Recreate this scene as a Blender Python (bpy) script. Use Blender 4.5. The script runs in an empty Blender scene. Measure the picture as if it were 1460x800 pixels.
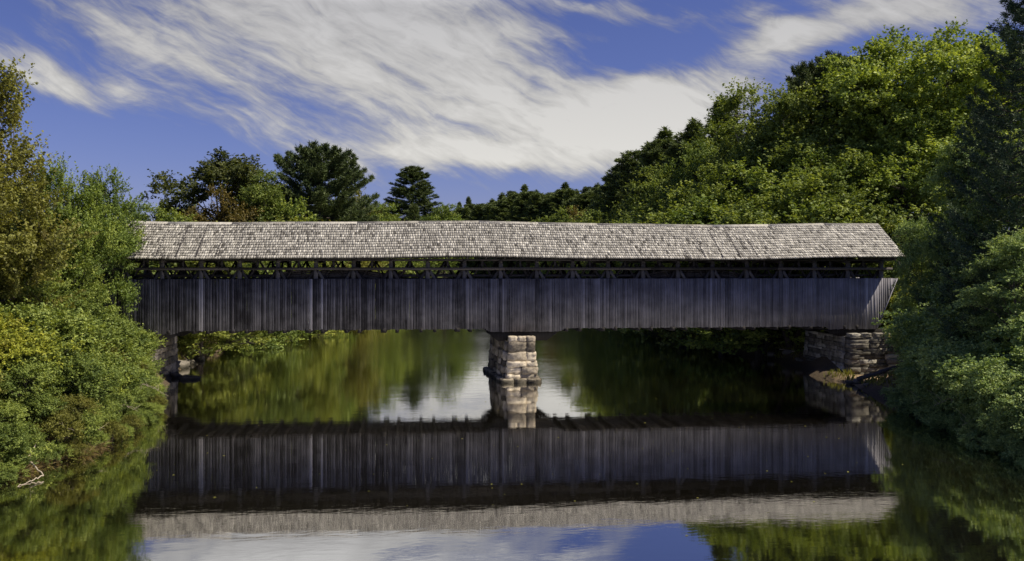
import bpy, math, random
import numpy as np
from math import radians, sin, cos, pi, atan, atan2, exp

# ------------------------------------------------------------------ camera, sky, sun, exposure
TH = radians(5.9)          # the lens axis is turned this far right of the bridge's normal
F = 1250.0                 # focal length in photo pixels (photo 1460 wide)
CAMZ = 7.2
HOR = 380.0
CT, ST = cos(TH), sin(TH)

scene = bpy.context.scene
COL = scene.collection
cam_d = bpy.data.cameras.new("camera")
cam = bpy.data.objects.new("camera", cam_d)
COL.objects.link(cam)
cam.location = (0, 0, CAMZ)
cam.rotation_euler = (radians(90), 0, -TH)
cam_d.sensor_width = 36
cam_d.lens = 36 * F / 1460
cam_d.shift_y = -20 / 1460
cam_d.clip_start = 0.1
cam_d.clip_end = 8000
scene.camera = cam

SUNV = np.array([2.5, -0.85, 3.7]); SUNV /= np.linalg.norm(SUNV)
sun_d = bpy.data.lights.new("sun", 'SUN')
sun_d.energy = 5.0
sun_d.angle = radians(0.5)
sun_d.color = (1.0, 0.90, 0.74)
sun = bpy.data.objects.new("sun", sun_d)
COL.objects.link(sun)
sun.rotation_euler = (math.acos(SUNV[2]), 0, atan2(SUNV[0], -SUNV[1]))
sun.location = (60, -20, 80)

scene.view_settings.view_transform = 'Standard'
scene.view_settings.look = 'None'
scene.view_settings.exposure = 0.2
scene.view_settings.gamma = 1.0
scene.view_settings.use_curve_mapping = False


class NT:
    """tiny node-tree helper"""
    def __init__(s, nt):
        s.nt = nt
        nt.nodes.clear()

    def n(s, typ, **kw):
        nd = s.nt.nodes.new(typ)
        ins = kw.pop('ins', {})
        for k, v in kw.items():
            setattr(nd, k, v)
        for k, v in ins.items():
            s.put(nd.inputs[k], v)
        return nd

    def put(s, sock, v):
        if isinstance(v, bpy.types.NodeSocket):
            s.nt.links.new(v, sock)
        else:
            sock.default_value = v

    def m(s, op, a, b=0.0, c=0.0, clamp=False):
        nd = s.nt.nodes.new('ShaderNodeMath')
        nd.operation = op
        nd.use_clamp = clamp
        s.put(nd.inputs[0], a); s.put(nd.inputs[1], b); s.put(nd.inputs[2], c)
        return nd.outputs[0]

    def mix(s, f, a, b, mode='MIX'):
        nd = s.nt.nodes.new('ShaderNodeMix')
        nd.data_type = 'RGBA'; nd.blend_type = mode
        s.put(nd.inputs[0], f); s.put(nd.inputs[6], a); s.put(nd.inputs[7], b)
        return nd.outputs[2]

    def noise(s, vec, scale, detail=4, rough=0.55, dist=0.0, w=None):
        nd = s.nt.nodes.new('ShaderNodeTexNoise')
        s.put(nd.inputs['Vector'], vec)
        nd.inputs['Scale'].default_value = scale
        nd.inputs['Detail'].default_value = detail
        nd.inputs['Roughness'].default_value = rough
        nd.inputs['Distortion'].default_value = dist
        return nd.outputs[0]

    def ramp(s, f, pts):
        nd = s.nt.nodes.new('ShaderNodeValToRGB')
        s.put(nd.inputs[0], f)
        el = nd.color_ramp.elements
        while len(el) < len(pts):
            el.new(0.5)
        for e, (p, c) in zip(el, pts):
            e.position = p
            e.color = (*c, 1) if len(c) == 3 else c
        return nd.outputs[0]


def c4(r, g, b): return (r, g, b, 1.0)


world = bpy.data.worlds.new("World")
scene.world = world
world.use_nodes = True
try:
    world.cycles.sampling_method = 'MANUAL'
    world.cycles.sample_map_resolution = 512
except Exception:
    pass


def build_sky():
    t = NT(world.node_tree)
    tc = t.n('ShaderNodeTexCoord')
    d = tc.outputs['Generated']
    sky = t.n('ShaderNodeTexSky', sky_type='NISHITA', sun_disc=False)
    sky.sun_elevation = math.asin(SUNV[2])
    sky.sun_rotation = atan2(SUNV[0], SUNV[1])
    sky.altitude = 200
    sky.air_density = 1.0
    sky.dust_density = 0.4
    sky.ozone_density = 3.0

    def dot(v):
        return t.n('ShaderNodeVectorMath', operation='DOT_PRODUCT', ins={0: d, 1: v}).outputs['Value']
    xc = dot((CT, -ST, 0)); zc = dot((ST, CT, 0)); h = dot((0, 0, 1))
    az = t.m('ARCTAN2', xc, zc)
    hs = t.m('MAXIMUM', h, -0.2)
    el = t.m('ARCSINE', hs)
    U = t.m('MULTIPLY', az, 1250.0)
    V = t.m('MULTIPLY', el, 1250.0)
    # soft warp so that cloud edges are ragged
    uv = t.n('ShaderNodeCombineXYZ', ins={0: U, 1: V, 2: 0.0}).outputs[0]
    w1 = t.n('ShaderNodeTexNoise', ins={'Vector': uv, 'Scale': 0.006, 'Detail': 3.0})
    wv = t.n('ShaderNodeVectorMath', operation='MULTIPLY_ADD',
             ins={0: w1.outputs['Color'], 1: (70, 46, 0), 2: uv}).outputs[0]
    wv = t.n('ShaderNodeVectorMath', operation='SUBTRACT', ins={0: wv, 1: (35, 23, 0)}).outputs[0]
    sp = t.n('ShaderNodeSeparateXYZ', ins={0: wv})
    WU, WV = sp.outputs[0], sp.outputs[1]

    def ang(px, py):
        a = atan((px - 730) / F)
        e = atan((HOR - py) / F * cos(a))
        return a * 1250, e * 1250
    blobs = [  # px, py, half length, half width, slope down-right in degrees, weight
        (390, 65, 310, 75, 25, 0.8), (640, 105, 300, 75, 20, 0.75), (600, 20, 330, 50, 12, 0.7),
        (820, 190, 190, 60, 16, 0.75), (1010, 120, 200, 62, -16, 0.95), (930, 170, 120, 60, 10, 0.6),
        (600, 230, 150, 28, 6, 0.9), (690, 218, 90, 14, 10, 0.4),
        (85, 112, 130, 27, 14, 1.25), (330, 170, 190, 16, 24, 0.42), (210, 60, 190, 26, 28, 0.5),
        (1250, 22, 220, 28, -4, 0.85), (1120, 50, 90, 20, 40, 0.45), (880, 15, 120, 12, 8, 0.25),
        (900, 84, 130, 26, 6, -0.95), (1030, 45, 150, 20, -8, -0.55), (860, 40, 150, 14, 14, -0.35),
        (700, 246, 90, 11, 2, -0.5), (1200, 80, 80, 26, -8, -0.75), (200, 245, 300, 62, 14, -0.9),
        (760, 270, 200, 22, 0, -0.6), (700, 172, 120, 12, 18, -0.22), (110, 15, 190, 30, 20, 0.3), (860, 20, 200, 20, 6, 0.3), (1330, 30, 160, 30, 0, 0.3),
        (560, -110, 420, 90, 4, 0.95), (960, -60, 60, 90, 0, -0.6), (800, 560, 1400, 260, 0, 0.28)]
    D = None
    for (px, py, L, Wd, sl, wt) in blobs:
        u0, v0 = ang(px, py)
        a = radians(-sl)
        du = t.m('SUBTRACT', WU, u0); dv = t.m('SUBTRACT', WV, v0)
        A = t.m('ADD', t.m('MULTIPLY', du, cos(a) / L), t.m('MULTIPLY', dv, sin(a) / L))
        B = t.m('ADD', t.m('MULTIPLY', du, -sin(a) / Wd), t.m('MULTIPLY', dv, cos(a) / Wd))
        q = t.m('ADD', t.m('MULTIPLY', A, A), t.m('MULTIPLY', B, B))
        g = t.m('MULTIPLY', t.m('EXPONENT', t.m('MULTIPLY', q, -1.0)), wt)
        D = g if D is None else t.m('ADD', D, g)
    def streak(v, deg, sq):
        r = t.n('ShaderNodeMapping', vector_type='POINT', ins={0: v, 'Rotation': (0, 0, radians(deg))}).outputs[0]
        return t.n('ShaderNodeMapping', vector_type='POINT', ins={0: r, 'Scale': (1, sq, 1)}).outputs[0]
    # streak noise running down to the right
    ma = streak(wv, 23, 4.2)
    n1 = t.noise(ma, 0.0055, 8, 0.64, 0.3)
    mb = streak(wv, 14, 2.6)
    n2 = t.noise(mb, 0.016, 6, 0.6, 0.8)
    mc = streak(wv, 27, 6.0)
    n3 = t.noise(mc, 0.0085, 7, 0.62, 0.25)
    D = t.m('ADD', D, t.m('MULTIPLY', t.m('SUBTRACT', n3, 0.5), 1.3))
    s = t.m('ADD', D, t.m('MULTIPLY', t.m('SUBTRACT', n1, 0.5), 1.7))
    s = t.m('ADD', s, t.m('MULTIPLY', t.m('SUBTRACT', n2, 0.5), 0.62))
    dens = t.n('ShaderNodeMapRange', interpolation_type='SMOOTHSTEP',
               ins={0: s, 1: 0.10, 2: 1.18, 3: 0.0, 4: 0.96}).outputs[0]
    # blue: Nishita, pulled to the deep violet blue of the photograph
    blue = t.mix(1.0, sky.outputs[0], c4(0.50, 0.455, 0.73), 'MULTIPLY')
    blue = t.mix(1.0, blue, c4(0.10, 0.10, 0.10), 'MULTIPLY')
    low = t.n('ShaderNodeMapRange', ins={0: el, 1: 0.0, 2: 0.36, 3: 1.0, 4: 0.0}).outputs[0]
    cl = t.mix(low, c4(0.33, 0.33, 0.35), c4(0.66, 0.64, 0.58))
    upp = t.n('ShaderNodeMapRange', ins={0: el, 1: 0.285, 2: 0.35, 3: 0.0, 4: 1.0}).outputs[0]
    cl = t.mix(upp, cl, c4(0.86, 0.86, 0.86))  # clouds above the view brightened, added to fill shadows and the water's reflection
    thick = t.n('ShaderNodeMapRange', ins={0: t.m('ADD', s, t.m('MULTIPLY', t.m('SUBTRACT', n2, 0.5), 0.8)), 1: 0.3, 2: 1.5, 3: 0.62, 4: 1.2}).outputs[0]
    cl = t.mix(1.0, cl, t.n('ShaderNodeCombineXYZ', ins={0: thick, 1: thick, 2: thick}).outputs[0], 'MULTIPLY')
    col = t.mix(dens, blue, cl)
    # strength 0.10 for the world: the colours above are divided by it
    col = t.mix(1.0, col, c4(10, 10, 10), 'MULTIPLY')
    bg = t.n('ShaderNodeBackground', ins={0: col, 1: 0.10})
    out = t.n('ShaderNodeOutputWorld')
    t.nt.links.new(bg.outputs[0], out.inputs[0])


build_sky()

# ------------------------------------------------------------------ helpers
rnd = random.Random(7)


def rz(z):
    return z * (1 + .21 * min(1, max(0, (54 - z) / 27)))


def W(px, z):
    """ground point seen in photo column px at depth z along the lens axis"""
    z = rz(z)
    xc = (px - 730) / F * z
    return (xc * CT + z * ST, z * CT - xc * ST)


def mesh_np(name, v, q, mat, tone=None, smooth=False):
    me = bpy.data.meshes.new(name)
    v = np.ascontiguousarray(v, dtype=np.float32)
    q = np.ascontiguousarray(q, dtype=np.int32)
    n = len(q); k = q.shape[1]
    me.vertices.add(len(v)); me.vertices.foreach_set('co', v.ravel())
    me.loops.add(n * k); me.loops.foreach_set('vertex_index', q.ravel())
    me.polygons.add(n)
    me.polygons.foreach_set('loop_start', np.arange(0, n * k, k, dtype=np.int32))
    me.polygons.foreach_set('loop_total', np.full(n, k, dtype=np.int32))
    me.update(calc_edges=True)
    if smooth:
        me.polygons.foreach_set('use_smooth', np.ones(n, dtype=bool))
    if tone is not None:
        a = me.attributes.new('tone', 'FLOAT', 'FACE')
        a.data.foreach_set('value', np.ascontiguousarray(tone, dtype=np.float32))
    me.validate()
    if mat: me.materials.append(mat)
    return me


class MB:
    """collects quads and builds one mesh object"""
    def __init__(s):
        s.v = []; s.q = []; s.t = []; s.n = 0

    def add(s, v, q, tone=0.5):
        v = np.asarray(v, dtype=float); q = np.asarray(q, dtype=int)
        s.v.append(v); s.q.append(q + s.n); s.n += len(v)
        s.t.append(np.full(len(q), tone) if np.isscalar(tone) else tone)

    def box(s, c, d, R=None, tone=0.5):
        x, y, z = d[0] / 2, d[1] / 2, d[2] / 2
        v = np.array([(-x, -y, -z), (x, -y, -z), (x, y, -z), (-x, y, -z), (-x, -y, z), (x, -y, z), (x, y, z), (-x, y, z)])
        if R is not None: v = v @ np.asarray(R).T
        s.add(v + np.asarray(c), BOXQ, tone)

    def hexa(s, v, tone=0.5):
        s.add(v, BOXQ, tone)

    def beam(s, a, b, w, h, tone=0.5, up=(0, 1, 0)):
        """square beam from a to b; w across 'up', h along it"""
        a = np.asarray(a, float); b = np.asarray(b, float)
        d = b - a; L = np.linalg.norm(d); d /= L
        u = np.asarray(up, float); u -= d * (u @ d); u /= np.linalg.norm(u)
        r = np.cross(d, u)
        R = np.stack([d, r, u], axis=1)
        s.box((a + b) / 2, (L, w, h), R, tone)

    def tube(s, pts, rad, sides=6, tone=0.5):
        v, q = tube(pts, rad, sides)
        s.add(v, q, tone)

    def build(s, name, mat, parent=None, smooth=False):
        me = mesh_np(name, np.concatenate(s.v), np.concatenate(s.q), mat, np.concatenate(s.t), smooth)
        return link(name, me, parent)


BOXQ = np.array([(0, 3, 2, 1), (4, 5, 6, 7), (0, 1, 5, 4), (1, 2, 6, 5), (2, 3, 7, 6), (3, 0, 4, 7)])


def tube(pts, rad, sides=6):
    pts = np.asarray(pts, float); rad = np.asarray(rad, float)
    n = len(pts)
    d = np.gradient(pts, axis=0)
    d /= np.linalg.norm(d, axis=1)[:, None] + 1e-9
    ref = np.array([0.31, 0.9, 0.2]) if abs(d[0] @ np.array([0.31, 0.9, 0.2])) < 0.85 else np.array([1.0, 0, 0.1])
    a = np.cross(d, ref); a /= np.linalg.norm(a, axis=1)[:, None] + 1e-9
    b = np.cross(d, a)
    an = np.arange(sides) * 2 * pi / sides
    v = pts[:, None, :] + rad[:, None, None] * (np.cos(an)[None, :, None] * a[:, None, :] + np.sin(an)[None, :, None] * b[:, None, :])
    v = v.reshape(-1, 3)
    q = []
    for i in range(n - 1):
        for j in range(sides):
            k = (j + 1) % sides
            q.append((i * sides + j, i * sides + k, (i + 1) * sides + k, (i + 1) * sides + j))
    if sides == 4:
        q.append((0, 3, 2, 1)); m = (n - 1) * 4; q.append((m, m + 1, m + 2, m + 3))
    elif sides == 6:
        m = (n - 1) * 6
        q += [(0, 3, 2, 1), (0, 5, 4, 3), (m, m + 1, m + 2, m + 3), (m, m + 3, m + 4, m + 5)]
    return v, np.array(q)


def link(name, me, parent=None):
    o = bpy.data.objects.new(name, me)
    COL.objects.link(o)
    if parent is not None: o.parent = parent
    return o


def tag(o, label=None, cat=None, group=None, kind=None):
    if label: o['label'] = label
    if cat: o['category'] = cat
    if group: o['group'] = group
    if kind: o['kind'] = kind
    return o


def thing(name, label, cat, loc=(0, 0, 0), rotz=0.0, group=None):
    o = bpy.data.objects.new(name, None)
    o.empty_display_size = 0.3
    COL.objects.link(o)
    o.location = loc; o.rotation_euler = (0, 0, rotz)
    return tag(o, label, cat, group)


# ------------------------------------------------------------------ materials
def new_mat(name):
    m = bpy.data.materials.new(name); m.use_nodes = True
    return m, NT(m.node_tree)


def finish(t, col, rough=0.85, bump=None, bs=0.4, bd=0.02, spec=0.25):
    p = t.n('ShaderNodeBsdfPrincipled', ins={'Base Color': col, 'Roughness': rough, 'Specular IOR Level': spec})
    if bump is not None:
        b = t.n('ShaderNodeBump', ins={'Strength': bs, 'Distance': bd, 'Height': bump})
        t.nt.links.new(b.outputs[0], p.inputs['Normal'])
    o = t.n('ShaderNodeOutputMaterial')
    t.nt.links.new(p.outputs[0], o.inputs[0])
    return p


def attr(t, name='tone'):
    return t.n('ShaderNodeAttribute', attribute_name=name).outputs['Fac']


def wood_mat(name, dark, light, grain_axis='Z', streak=0.5, warm=None, lowf=.55):
    m, t = new_mat(name)
    tc = t.n('ShaderNodeTexCoord').outputs['Object']
    sc = {'Z': (16, 16, 0.45), 'X': (0.5, 9, 9), 'Y': (9, 1.2, 1.2)}[grain_axis]
    mp = t.n('ShaderNodeMapping', ins={0: tc, 'Scale': sc}).outputs[0]
    # every board shifts its own grain
    isl = t.n('ShaderNodeNewGeometry').outputs['Random Per Island']
    off = t.n('ShaderNodeVectorMath', operation='MULTIPLY_ADD',
              ins={0: t.n('ShaderNodeCombineXYZ', ins={0: isl, 1: isl, 2: isl}).outputs[0], 1: (40, 23, 57), 2: mp}).outputs[0]
    n = t.noise(off, 1.0, 6, 0.65)
    n2 = t.noise(tc, 1.3, 5, 0.6)
    f = t.m('ADD', t.m('MULTIPLY', n, 0.75), t.m('MULTIPLY', t.m('SUBTRACT', isl, 0.5), streak))
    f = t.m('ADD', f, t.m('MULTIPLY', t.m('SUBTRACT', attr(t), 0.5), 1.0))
    f = t.m('ADD', f, t.m('MULTIPLY', t.m('SUBTRACT', n2, 0.5), lowf), clamp=True)
    col = t.ramp(f, [(0.0, dark), (0.42, tuple((a * 0.62 + b * 0.38) for a, b in zip(dark, light))), (1.0, light)])
    if warm:
        k = t.m('MULTIPLY', t.noise(off, 0.5, 3, 0.5), 0.5)
        col = t.mix(k, col, c4(*warm))
    finish(t, col, 0.88, n, 0.5, 0.015)
    return m


M = {}
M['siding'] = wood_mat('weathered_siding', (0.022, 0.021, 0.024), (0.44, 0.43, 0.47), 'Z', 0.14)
M['timber'] = wood_mat('old_timber', (0.02, 0.018, 0.017), (0.16, 0.145, 0.14), 'Z', 0.3)
M['post'] = wood_mat('post_timber', (0.04, 0.038, 0.035), (0.27, 0.25, 0.235), 'Z', 0.3)
M['beam'] = wood_mat('beam_timber', (0.03, 0.028, 0.028), (0.20, 0.18, 0.17), 'X', 0.3)
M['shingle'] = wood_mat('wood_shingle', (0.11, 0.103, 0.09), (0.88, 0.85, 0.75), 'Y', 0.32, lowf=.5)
M['drift'] = wood_mat('driftwood', (0.22, 0.18, 0.13), (0.62, 0.55, 0.42), 'X', 0.2)


def stone_mat(name, a, b, c):
    m, t = new_mat(name)
    tc = t.n('ShaderNodeTexCoord').outputs['Object']
    isl = t.n('ShaderNodeNewGeometry').outputs['Random Per Island']
    n = t.noise(tc, 3.0, 8, 0.65)
    n2 = t.noise(tc, 14.0, 4, 0.7)
    f = t.m('ADD', t.m('MULTIPLY', n, 0.9), t.m('MULTIPLY', t.m('SUBTRACT', isl, 0.5), 0.6), clamp=True)
    col = t.ramp(f, [(0.12, a), (0.5, b), (0.85, c)])
    st = t.n('ShaderNodeMapRange', ins={0: t.noise(tc, 1.7, 6, 0.7), 1: 0.5, 2: 0.68, 3: 0.0, 4: 0.75}).outputs[0]
    col = t.mix(st, col, c4(0.07, 0.065, 0.05))
    # wet, algae-dark band at the waterline
    z = t.n('ShaderNodeSeparateXYZ', ins={0: t.n('ShaderNodeNewGeometry').outputs['Position']}).outputs[2]
    wet = t.n('ShaderNodeMapRange', ins={0: t.m('ADD', z, t.m('MULTIPLY', n, 0.2)), 1: 0.2, 2: 0.48, 3: 0.85, 4: 0.0}).outputs[0]
    col = t.mix(wet, col, c4(0.03, 0.028, 0.018))
    bh = t.m('ADD', n, t.m('MULTIPLY', n2, 0.4))
    finish(t, col, 0.9, bh, 0.9, 0.05)
    return m


M['granite'] = stone_mat('pier_granite', (0.08, 0.07, 0.055), (0.40, 0.345, 0.26), (0.85, 0.75, 0.57))
M['slab'] = stone_mat('fieldstone', (0.07, 0.065, 0.055), (0.25, 0.23, 0.19), (0.56, 0.53, 0.45))
M['rock'] = stone_mat('river_rock', (0.05, 0.046, 0.038), (0.15, 0.135, 0.11), (0.32, 0.29, 0.24))


def bark_mat(name, a, b):
    m, t = new_mat(name)
    tc = t.n('ShaderNodeTexCoord').outputs['Object']
    mp = t.n('ShaderNodeMapping', ins={0: tc, 'Scale': (6, 6, 1.5)}).outputs[0]
    n = t.noise(mp, 1.5, 5, 0.7)
    col = t.ramp(n, [(0.3, a), (0.7, b)])
    finish(t, col, 0.95, n, 0.8, 0.03)
    return m


M['bark'] = bark_mat('brown_bark', (0.035, 0.028, 0.022), (0.14, 0.12, 0.10))
M['pale_bark'] = bark_mat('pale_bark', (0.13, 0.12, 0.10), (0.42, 0.40, 0.35))


LEAFGAIN = 2.5


def leaf_mat(name, dark, mid, light, trans=0.28, rough=0.55, accent=None):
    m, t = new_mat(name)
    a = attr(t)
    oi = t.n('ShaderNodeObjectInfo').outputs['Random']
    f = t.m('ADD', a, t.m('MULTIPLY', t.m('SUBTRACT', oi, 0.5), 0.22), clamp=True)
    k = LEAFGAIN if 'needle' not in name else 1.9
    dark, mid, light = [tuple(min(.7, ch * k * w_) for ch, w_ in zip(c_, (1.0, 1.0, .95))) for c_ in (dark, mid, light)]
    col = t.ramp(f, [(0.05, dark), (0.5, mid), (0.95, light)])
    if accent:
        tc = t.n('ShaderNodeTexCoord').outputs['Object']
        k = t.n('ShaderNodeMapRange', ins={0: t.noise(tc, 0.7, 3, 0.6), 1: 0.55, 2: 0.7, 3: 0.0, 4: 0.35}).outputs[0]
        col = t.mix(k, col, c4(*accent))
    p = t.n('ShaderNodeBsdfPrincipled', ins={'Base Color': col, 'Roughness': rough, 'Specular IOR Level': 0.25})
    tr = t.n('ShaderNodeBsdfTranslucent', ins={0: t.mix(1.0, col, c4(1.25, 1.2, 0.45), 'MULTIPLY')})
    mx = t.n('ShaderNodeMixShader', ins={0: trans})
    t.nt.links.new(p.outputs[0], mx.inputs[1]); t.nt.links.new(tr.outputs[0], mx.inputs[2])
    o = t.n('ShaderNodeOutputMaterial')
    t.nt.links.new(mx.outputs[0], o.inputs[0])
    return m


M['leaf_green'] = leaf_mat('green_leaf', (0.032, 0.048, 0.013), (0.074, 0.098, 0.024), (0.145, 0.168, 0.040))
M['leaf_olive'] = leaf_mat('olive_leaf', (0.030, 0.033, 0.009), (0.070, 0.071, 0.016), (0.115, 0.118, 0.030), accent=(0.16, 0.085, 0.02))
M['leaf_rust'] = leaf_mat('rust_leaf', (0.026, 0.024, 0.008), (0.058, 0.048, 0.013), (0.085, 0.064, 0.018))
M['leaf_deep'] = leaf_mat('deep_leaf', (0.030, 0.050, 0.012), (0.070, 0.098, 0.022), (0.13, 0.155, 0.035))
M['leaf_cool'] = leaf_mat('cool_leaf', (0.040, 0.066, 0.026), (0.098, 0.138, 0.050), (0.21, 0.25, 0.10))
M['leaf_lime'] = leaf_mat('lime_leaf', (0.045, 0.06, 0.012), (0.11, 0.125, 0.018), (0.21, 0.21, 0.03), accent=(0.26, 0.14, 0.03))
M['leaf_spring'] = leaf_mat('spring_leaf', (0.034, 0.046, 0.012), (0.078, 0.092, 0.020), (0.145, 0.155, 0.034))
M['straw'] = leaf_mat('straw', (0.05, 0.036, 0.02), (0.12, 0.09, 0.05), (0.24, 0.19, 0.11))
M['needle'] = leaf_mat('pine_needle', (0.020, 0.032, 0.013), (0.048, 0.066, 0.022), (0.090, 0.110, 0.036), trans=0.1)
M['leaf_oak'] = leaf_mat('oak_leaf', (0.016, 0.022, 0.008), (0.034, 0.042, 0.014), (0.062, 0.068, 0.022))
M['leaf_bright'] = leaf_mat('bright_leaf', (0.05, 0.07, 0.018), (0.115, 0.15, 0.036), (0.22, 0.25, 0.06), trans=0.34)
M['needle_mid'] = leaf_mat('mid_needle', (0.030, 0.044, 0.016), (0.060, 0.080, 0.026), (0.10, 0.125, 0.04), trans=0.15)
M['needle_dark'] = leaf_mat('dark_needle', (0.010, 0.022, 0.014), (0.028, 0.048, 0.026), (0.055, 0.080, 0.040), trans=0.1)


def ground_mat():
    m, t = new_mat('bank_ground')
    g = t.n('ShaderNodeNewGeometry').outputs['Position']
    z = t.n('ShaderNodeSeparateXYZ', ins={0: g}).outputs[2]
    n = t.noise(g, 0.8, 7, 0.65); n2 = t.noise(g, 9.0, 5, 0.7)
    soil = t.ramp(n2, [(0.3, (0.07, 0.05, 0.03)), (0.7, (0.19, 0.145, 0.09))])
    mud = t.ramp(n2, [(0.3, (0.045, 0.034, 0.022)), (0.7, (0.12, 0.09, 0.055))])
    sandy = t.ramp(n2, [(0.3, (0.20, 0.14, 0.08)), (0.7, (0.40, 0.30, 0.18))])
    ds = t.n('ShaderNodeVectorMath', operation='DISTANCE', ins={0: g, 1: (29.5, 51.0, .3)}).outputs['Value']
    dl = t.n('ShaderNodeVectorMath', operation='DISTANCE', ins={0: g, 1: (-11.6, 26.5, .3)}).outputs['Value']
    dd = t.m('MINIMUM', ds, dl)
    sand = t.mix(t.n('ShaderNodeMapRange', ins={0: t.m('ADD', dd, n), 1: 3.6, 2: 5.0, 3: 1.0, 4: 0.0}).outputs[0], mud, sandy)
    green = t.ramp(n2, [(0.3, (0.035, 0.05, 0.012)), (0.7, (0.10, 0.12, 0.03))])
    zz = t.m('ADD', z, t.m('MULTIPLY', t.m('SUBTRACT', n, 0.5), 0.8))
    k1 = t.n('ShaderNodeMapRange', ins={0: zz, 1: 0.25, 2: 0.6}).outputs[0]
    k2 = t.n('ShaderNodeMapRange', ins={0: zz, 1: 1.0, 2: 1.9}).outputs[0]
    col = t.mix(k2, t.mix(k1, sand, soil), green)
    finish(t, col, 0.95, n2, 0.7, 0.05)
    return m


def water_mat():
    m, t = new_mat('river_water')
    g = t.n('ShaderNodeNewGeometry').outputs['Position']
    mp = t.n('ShaderNodeMapping', ins={0: g, 'Rotation': (0, 0, radians(8)), 'Scale': (1.0, 2.4, 1)}).outputs[0]
    n = t.noise(mp, 2.6, 4, 0.55, 0.3)
    n2 = t.noise(mp, 0.5, 3, 0.5, 0.3)
    patch = t.n('ShaderNodeMapRange', ins={0: t.noise(g, 0.09, 3, 0.5), 1: 0.4, 2: 0.65, 3: 0.35, 4: 1.0}).outputs[0]
    far = t.n('ShaderNodeMapRange', ins={0: t.n('ShaderNodeSeparateXYZ', ins={0: g}).outputs[1], 1: 41.0, 2: 100.0}).outputs[0]
    hgt = t.m('ADD', t.m('MULTIPLY', t.m('MULTIPLY', n, patch), t.m('MULTIPLY_ADD', far, 0.015, 0.0026)), t.m('MULTIPLY', n2, t.m('MULTIPLY_ADD', far, 0.02, 0.005)))
    b = t.n('ShaderNodeBump', ins={'Strength': 0.55, 'Distance': 1.0, 'Height': hgt})
    body = t.n('ShaderNodeBsdfDiffuse', ins={0: c4(0.008, 0.007, 0.004)})
    gl = t.n('ShaderNodeBsdfGlossy', ins={0: c4(0.97, 0.96, 0.93), 'Roughness': t.m('MULTIPLY_ADD', far, 0.06, 0.025)})
    t.nt.links.new(b.outputs[0], gl.inputs['Normal'])
    fr = t.n('ShaderNodeFresnel', ins={0: 1.9})
    t.nt.links.new(b.outputs[0], fr.inputs['Normal'])
    mx = t.n('ShaderNodeMixShader', ins={0: t.m('ADD', t.m('MULTIPLY', fr.outputs[0], 0.9), t.m('MULTIPLY_ADD', far, 0.12, 0.42), clamp=True)})
    t.nt.links.new(body.outputs[0], mx.inputs[1]); t.nt.links.new(gl.outputs[0], mx.inputs[2])
    o = t.n('ShaderNodeOutputMaterial')
    t.nt.links.new(mx.outputs[0], o.inputs[0])
    return m


M['ground'] = ground_mat()
M['water'] = water_mat()

# ------------------------------------------------------------------ terrain and river
LEFT = [(-330, 15), (-120, 21), (0, 24.6), (60, 26.5), (120, 28), (170, 32), (205, 38), (228, 46), (240, 54), (252, 60), (300, 72),
        (370, 92), (440, 118), (520, 150), (590, 205), (640, 330)]
RIGHT = [(700, 345), (760, 300), (815, 210), (855, 155), (895, 120), (950, 94), (1030, 76), (1105, 67), (1148, 61.5), (1160, 57.5), (1195, 54.6), (1222, 52.6), (1236, 48.5),
         (1262, 44), (1310, 38), (1375, 32), (1450, 27.5), (1560, 24), (1800, 17)]
river = [(-60, -60), (-22, 0)] + [W(*p) for p in LEFT] + [W(*p) for p in RIGHT] + [(28, 0), (70, -60)]
RP = np.array(river)


def signed_dist(P):
    P = np.atleast_2d(P)
    a = RP; b = np.roll(RP, -1, axis=0)
    dmin = np.full(len(P), 1e9); inside = np.zeros(len(P), bool)
    for (x1, y1), (x2, y2) in zip(a, b):
        dx, dy = x2 - x1, y2 - y1
        tt = np.clip(((P[:, 0] - x1) * dx + (P[:, 1] - y1) * dy) / (dx * dx + dy * dy), 0, 1)
        dd = np.hypot(P[:, 0] - (x1 + tt * dx), P[:, 1] - (y1 + tt * dy))
        dmin = np.minimum(dmin, dd)
        cond = ((y1 > P[:, 1]) != (y2 > P[:, 1]))
        xin = dx * (P[:, 1] - y1) / (dy if dy else 1e-9) + x1
        inside ^= cond & (P[:, 0] < xin)
    return np.where(inside, -dmin, dmin)


def height(P):
    P = np.atleast_2d(np.asarray(P, float))
    x, y = P[:, 0], P[:, 1]
    wob = 0.5 * np.sin(x * .55 + 1.3 * np.sin(y * .31)) + 0.4 * np.sin(y * .8 + x * .27) + 0.25 * np.sin(x * 1.9 + y * 1.3)
    d = signed_dist(P) + 0.35 * wob
    out = np.maximum(d, 0)
    sand = np.exp(-(((x - 29.8) / 3.6) ** 4 + ((y - 52.3) / 4.0) ** 4))        # low sandy spot by the right abutment
    steep = 2.6 + 4.0 * sand
    up = 2.7 * (1 - np.exp(-out / steep)) + 0.045 * np.minimum(out, 70) + 0.10 * wob * (1 - np.exp(-out / 3))
    up *= 1 - 0.88 * sand
    up += 5.0 * (1 - np.exp(-np.maximum(out - 7, 0) / 14)) * np.clip((y - 62) / 25, 0, 1)
    up += 9.0 * np.clip((y - 250) / 120, 0, 1) + np.minimum(np.maximum(out - 70, 0) * 0.02, 6)
    return np.where(d < 0, np.maximum(d * 0.45, -2.0) - 0.05, up - 0.03)


def gh(x, y): return float(height([(x, y)])[0])


def axis(lo, hi, step, far):
    a = list(np.arange(lo, hi + 1e-6, step)); s = step
    while a[-1] < far:
        s *= 1.22; a.append(a[-1] + s)
    s = step
    while a[0] > -far:
        s *= 1.22; a.insert(0, a[0] - s)
    return np.array(a)


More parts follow.
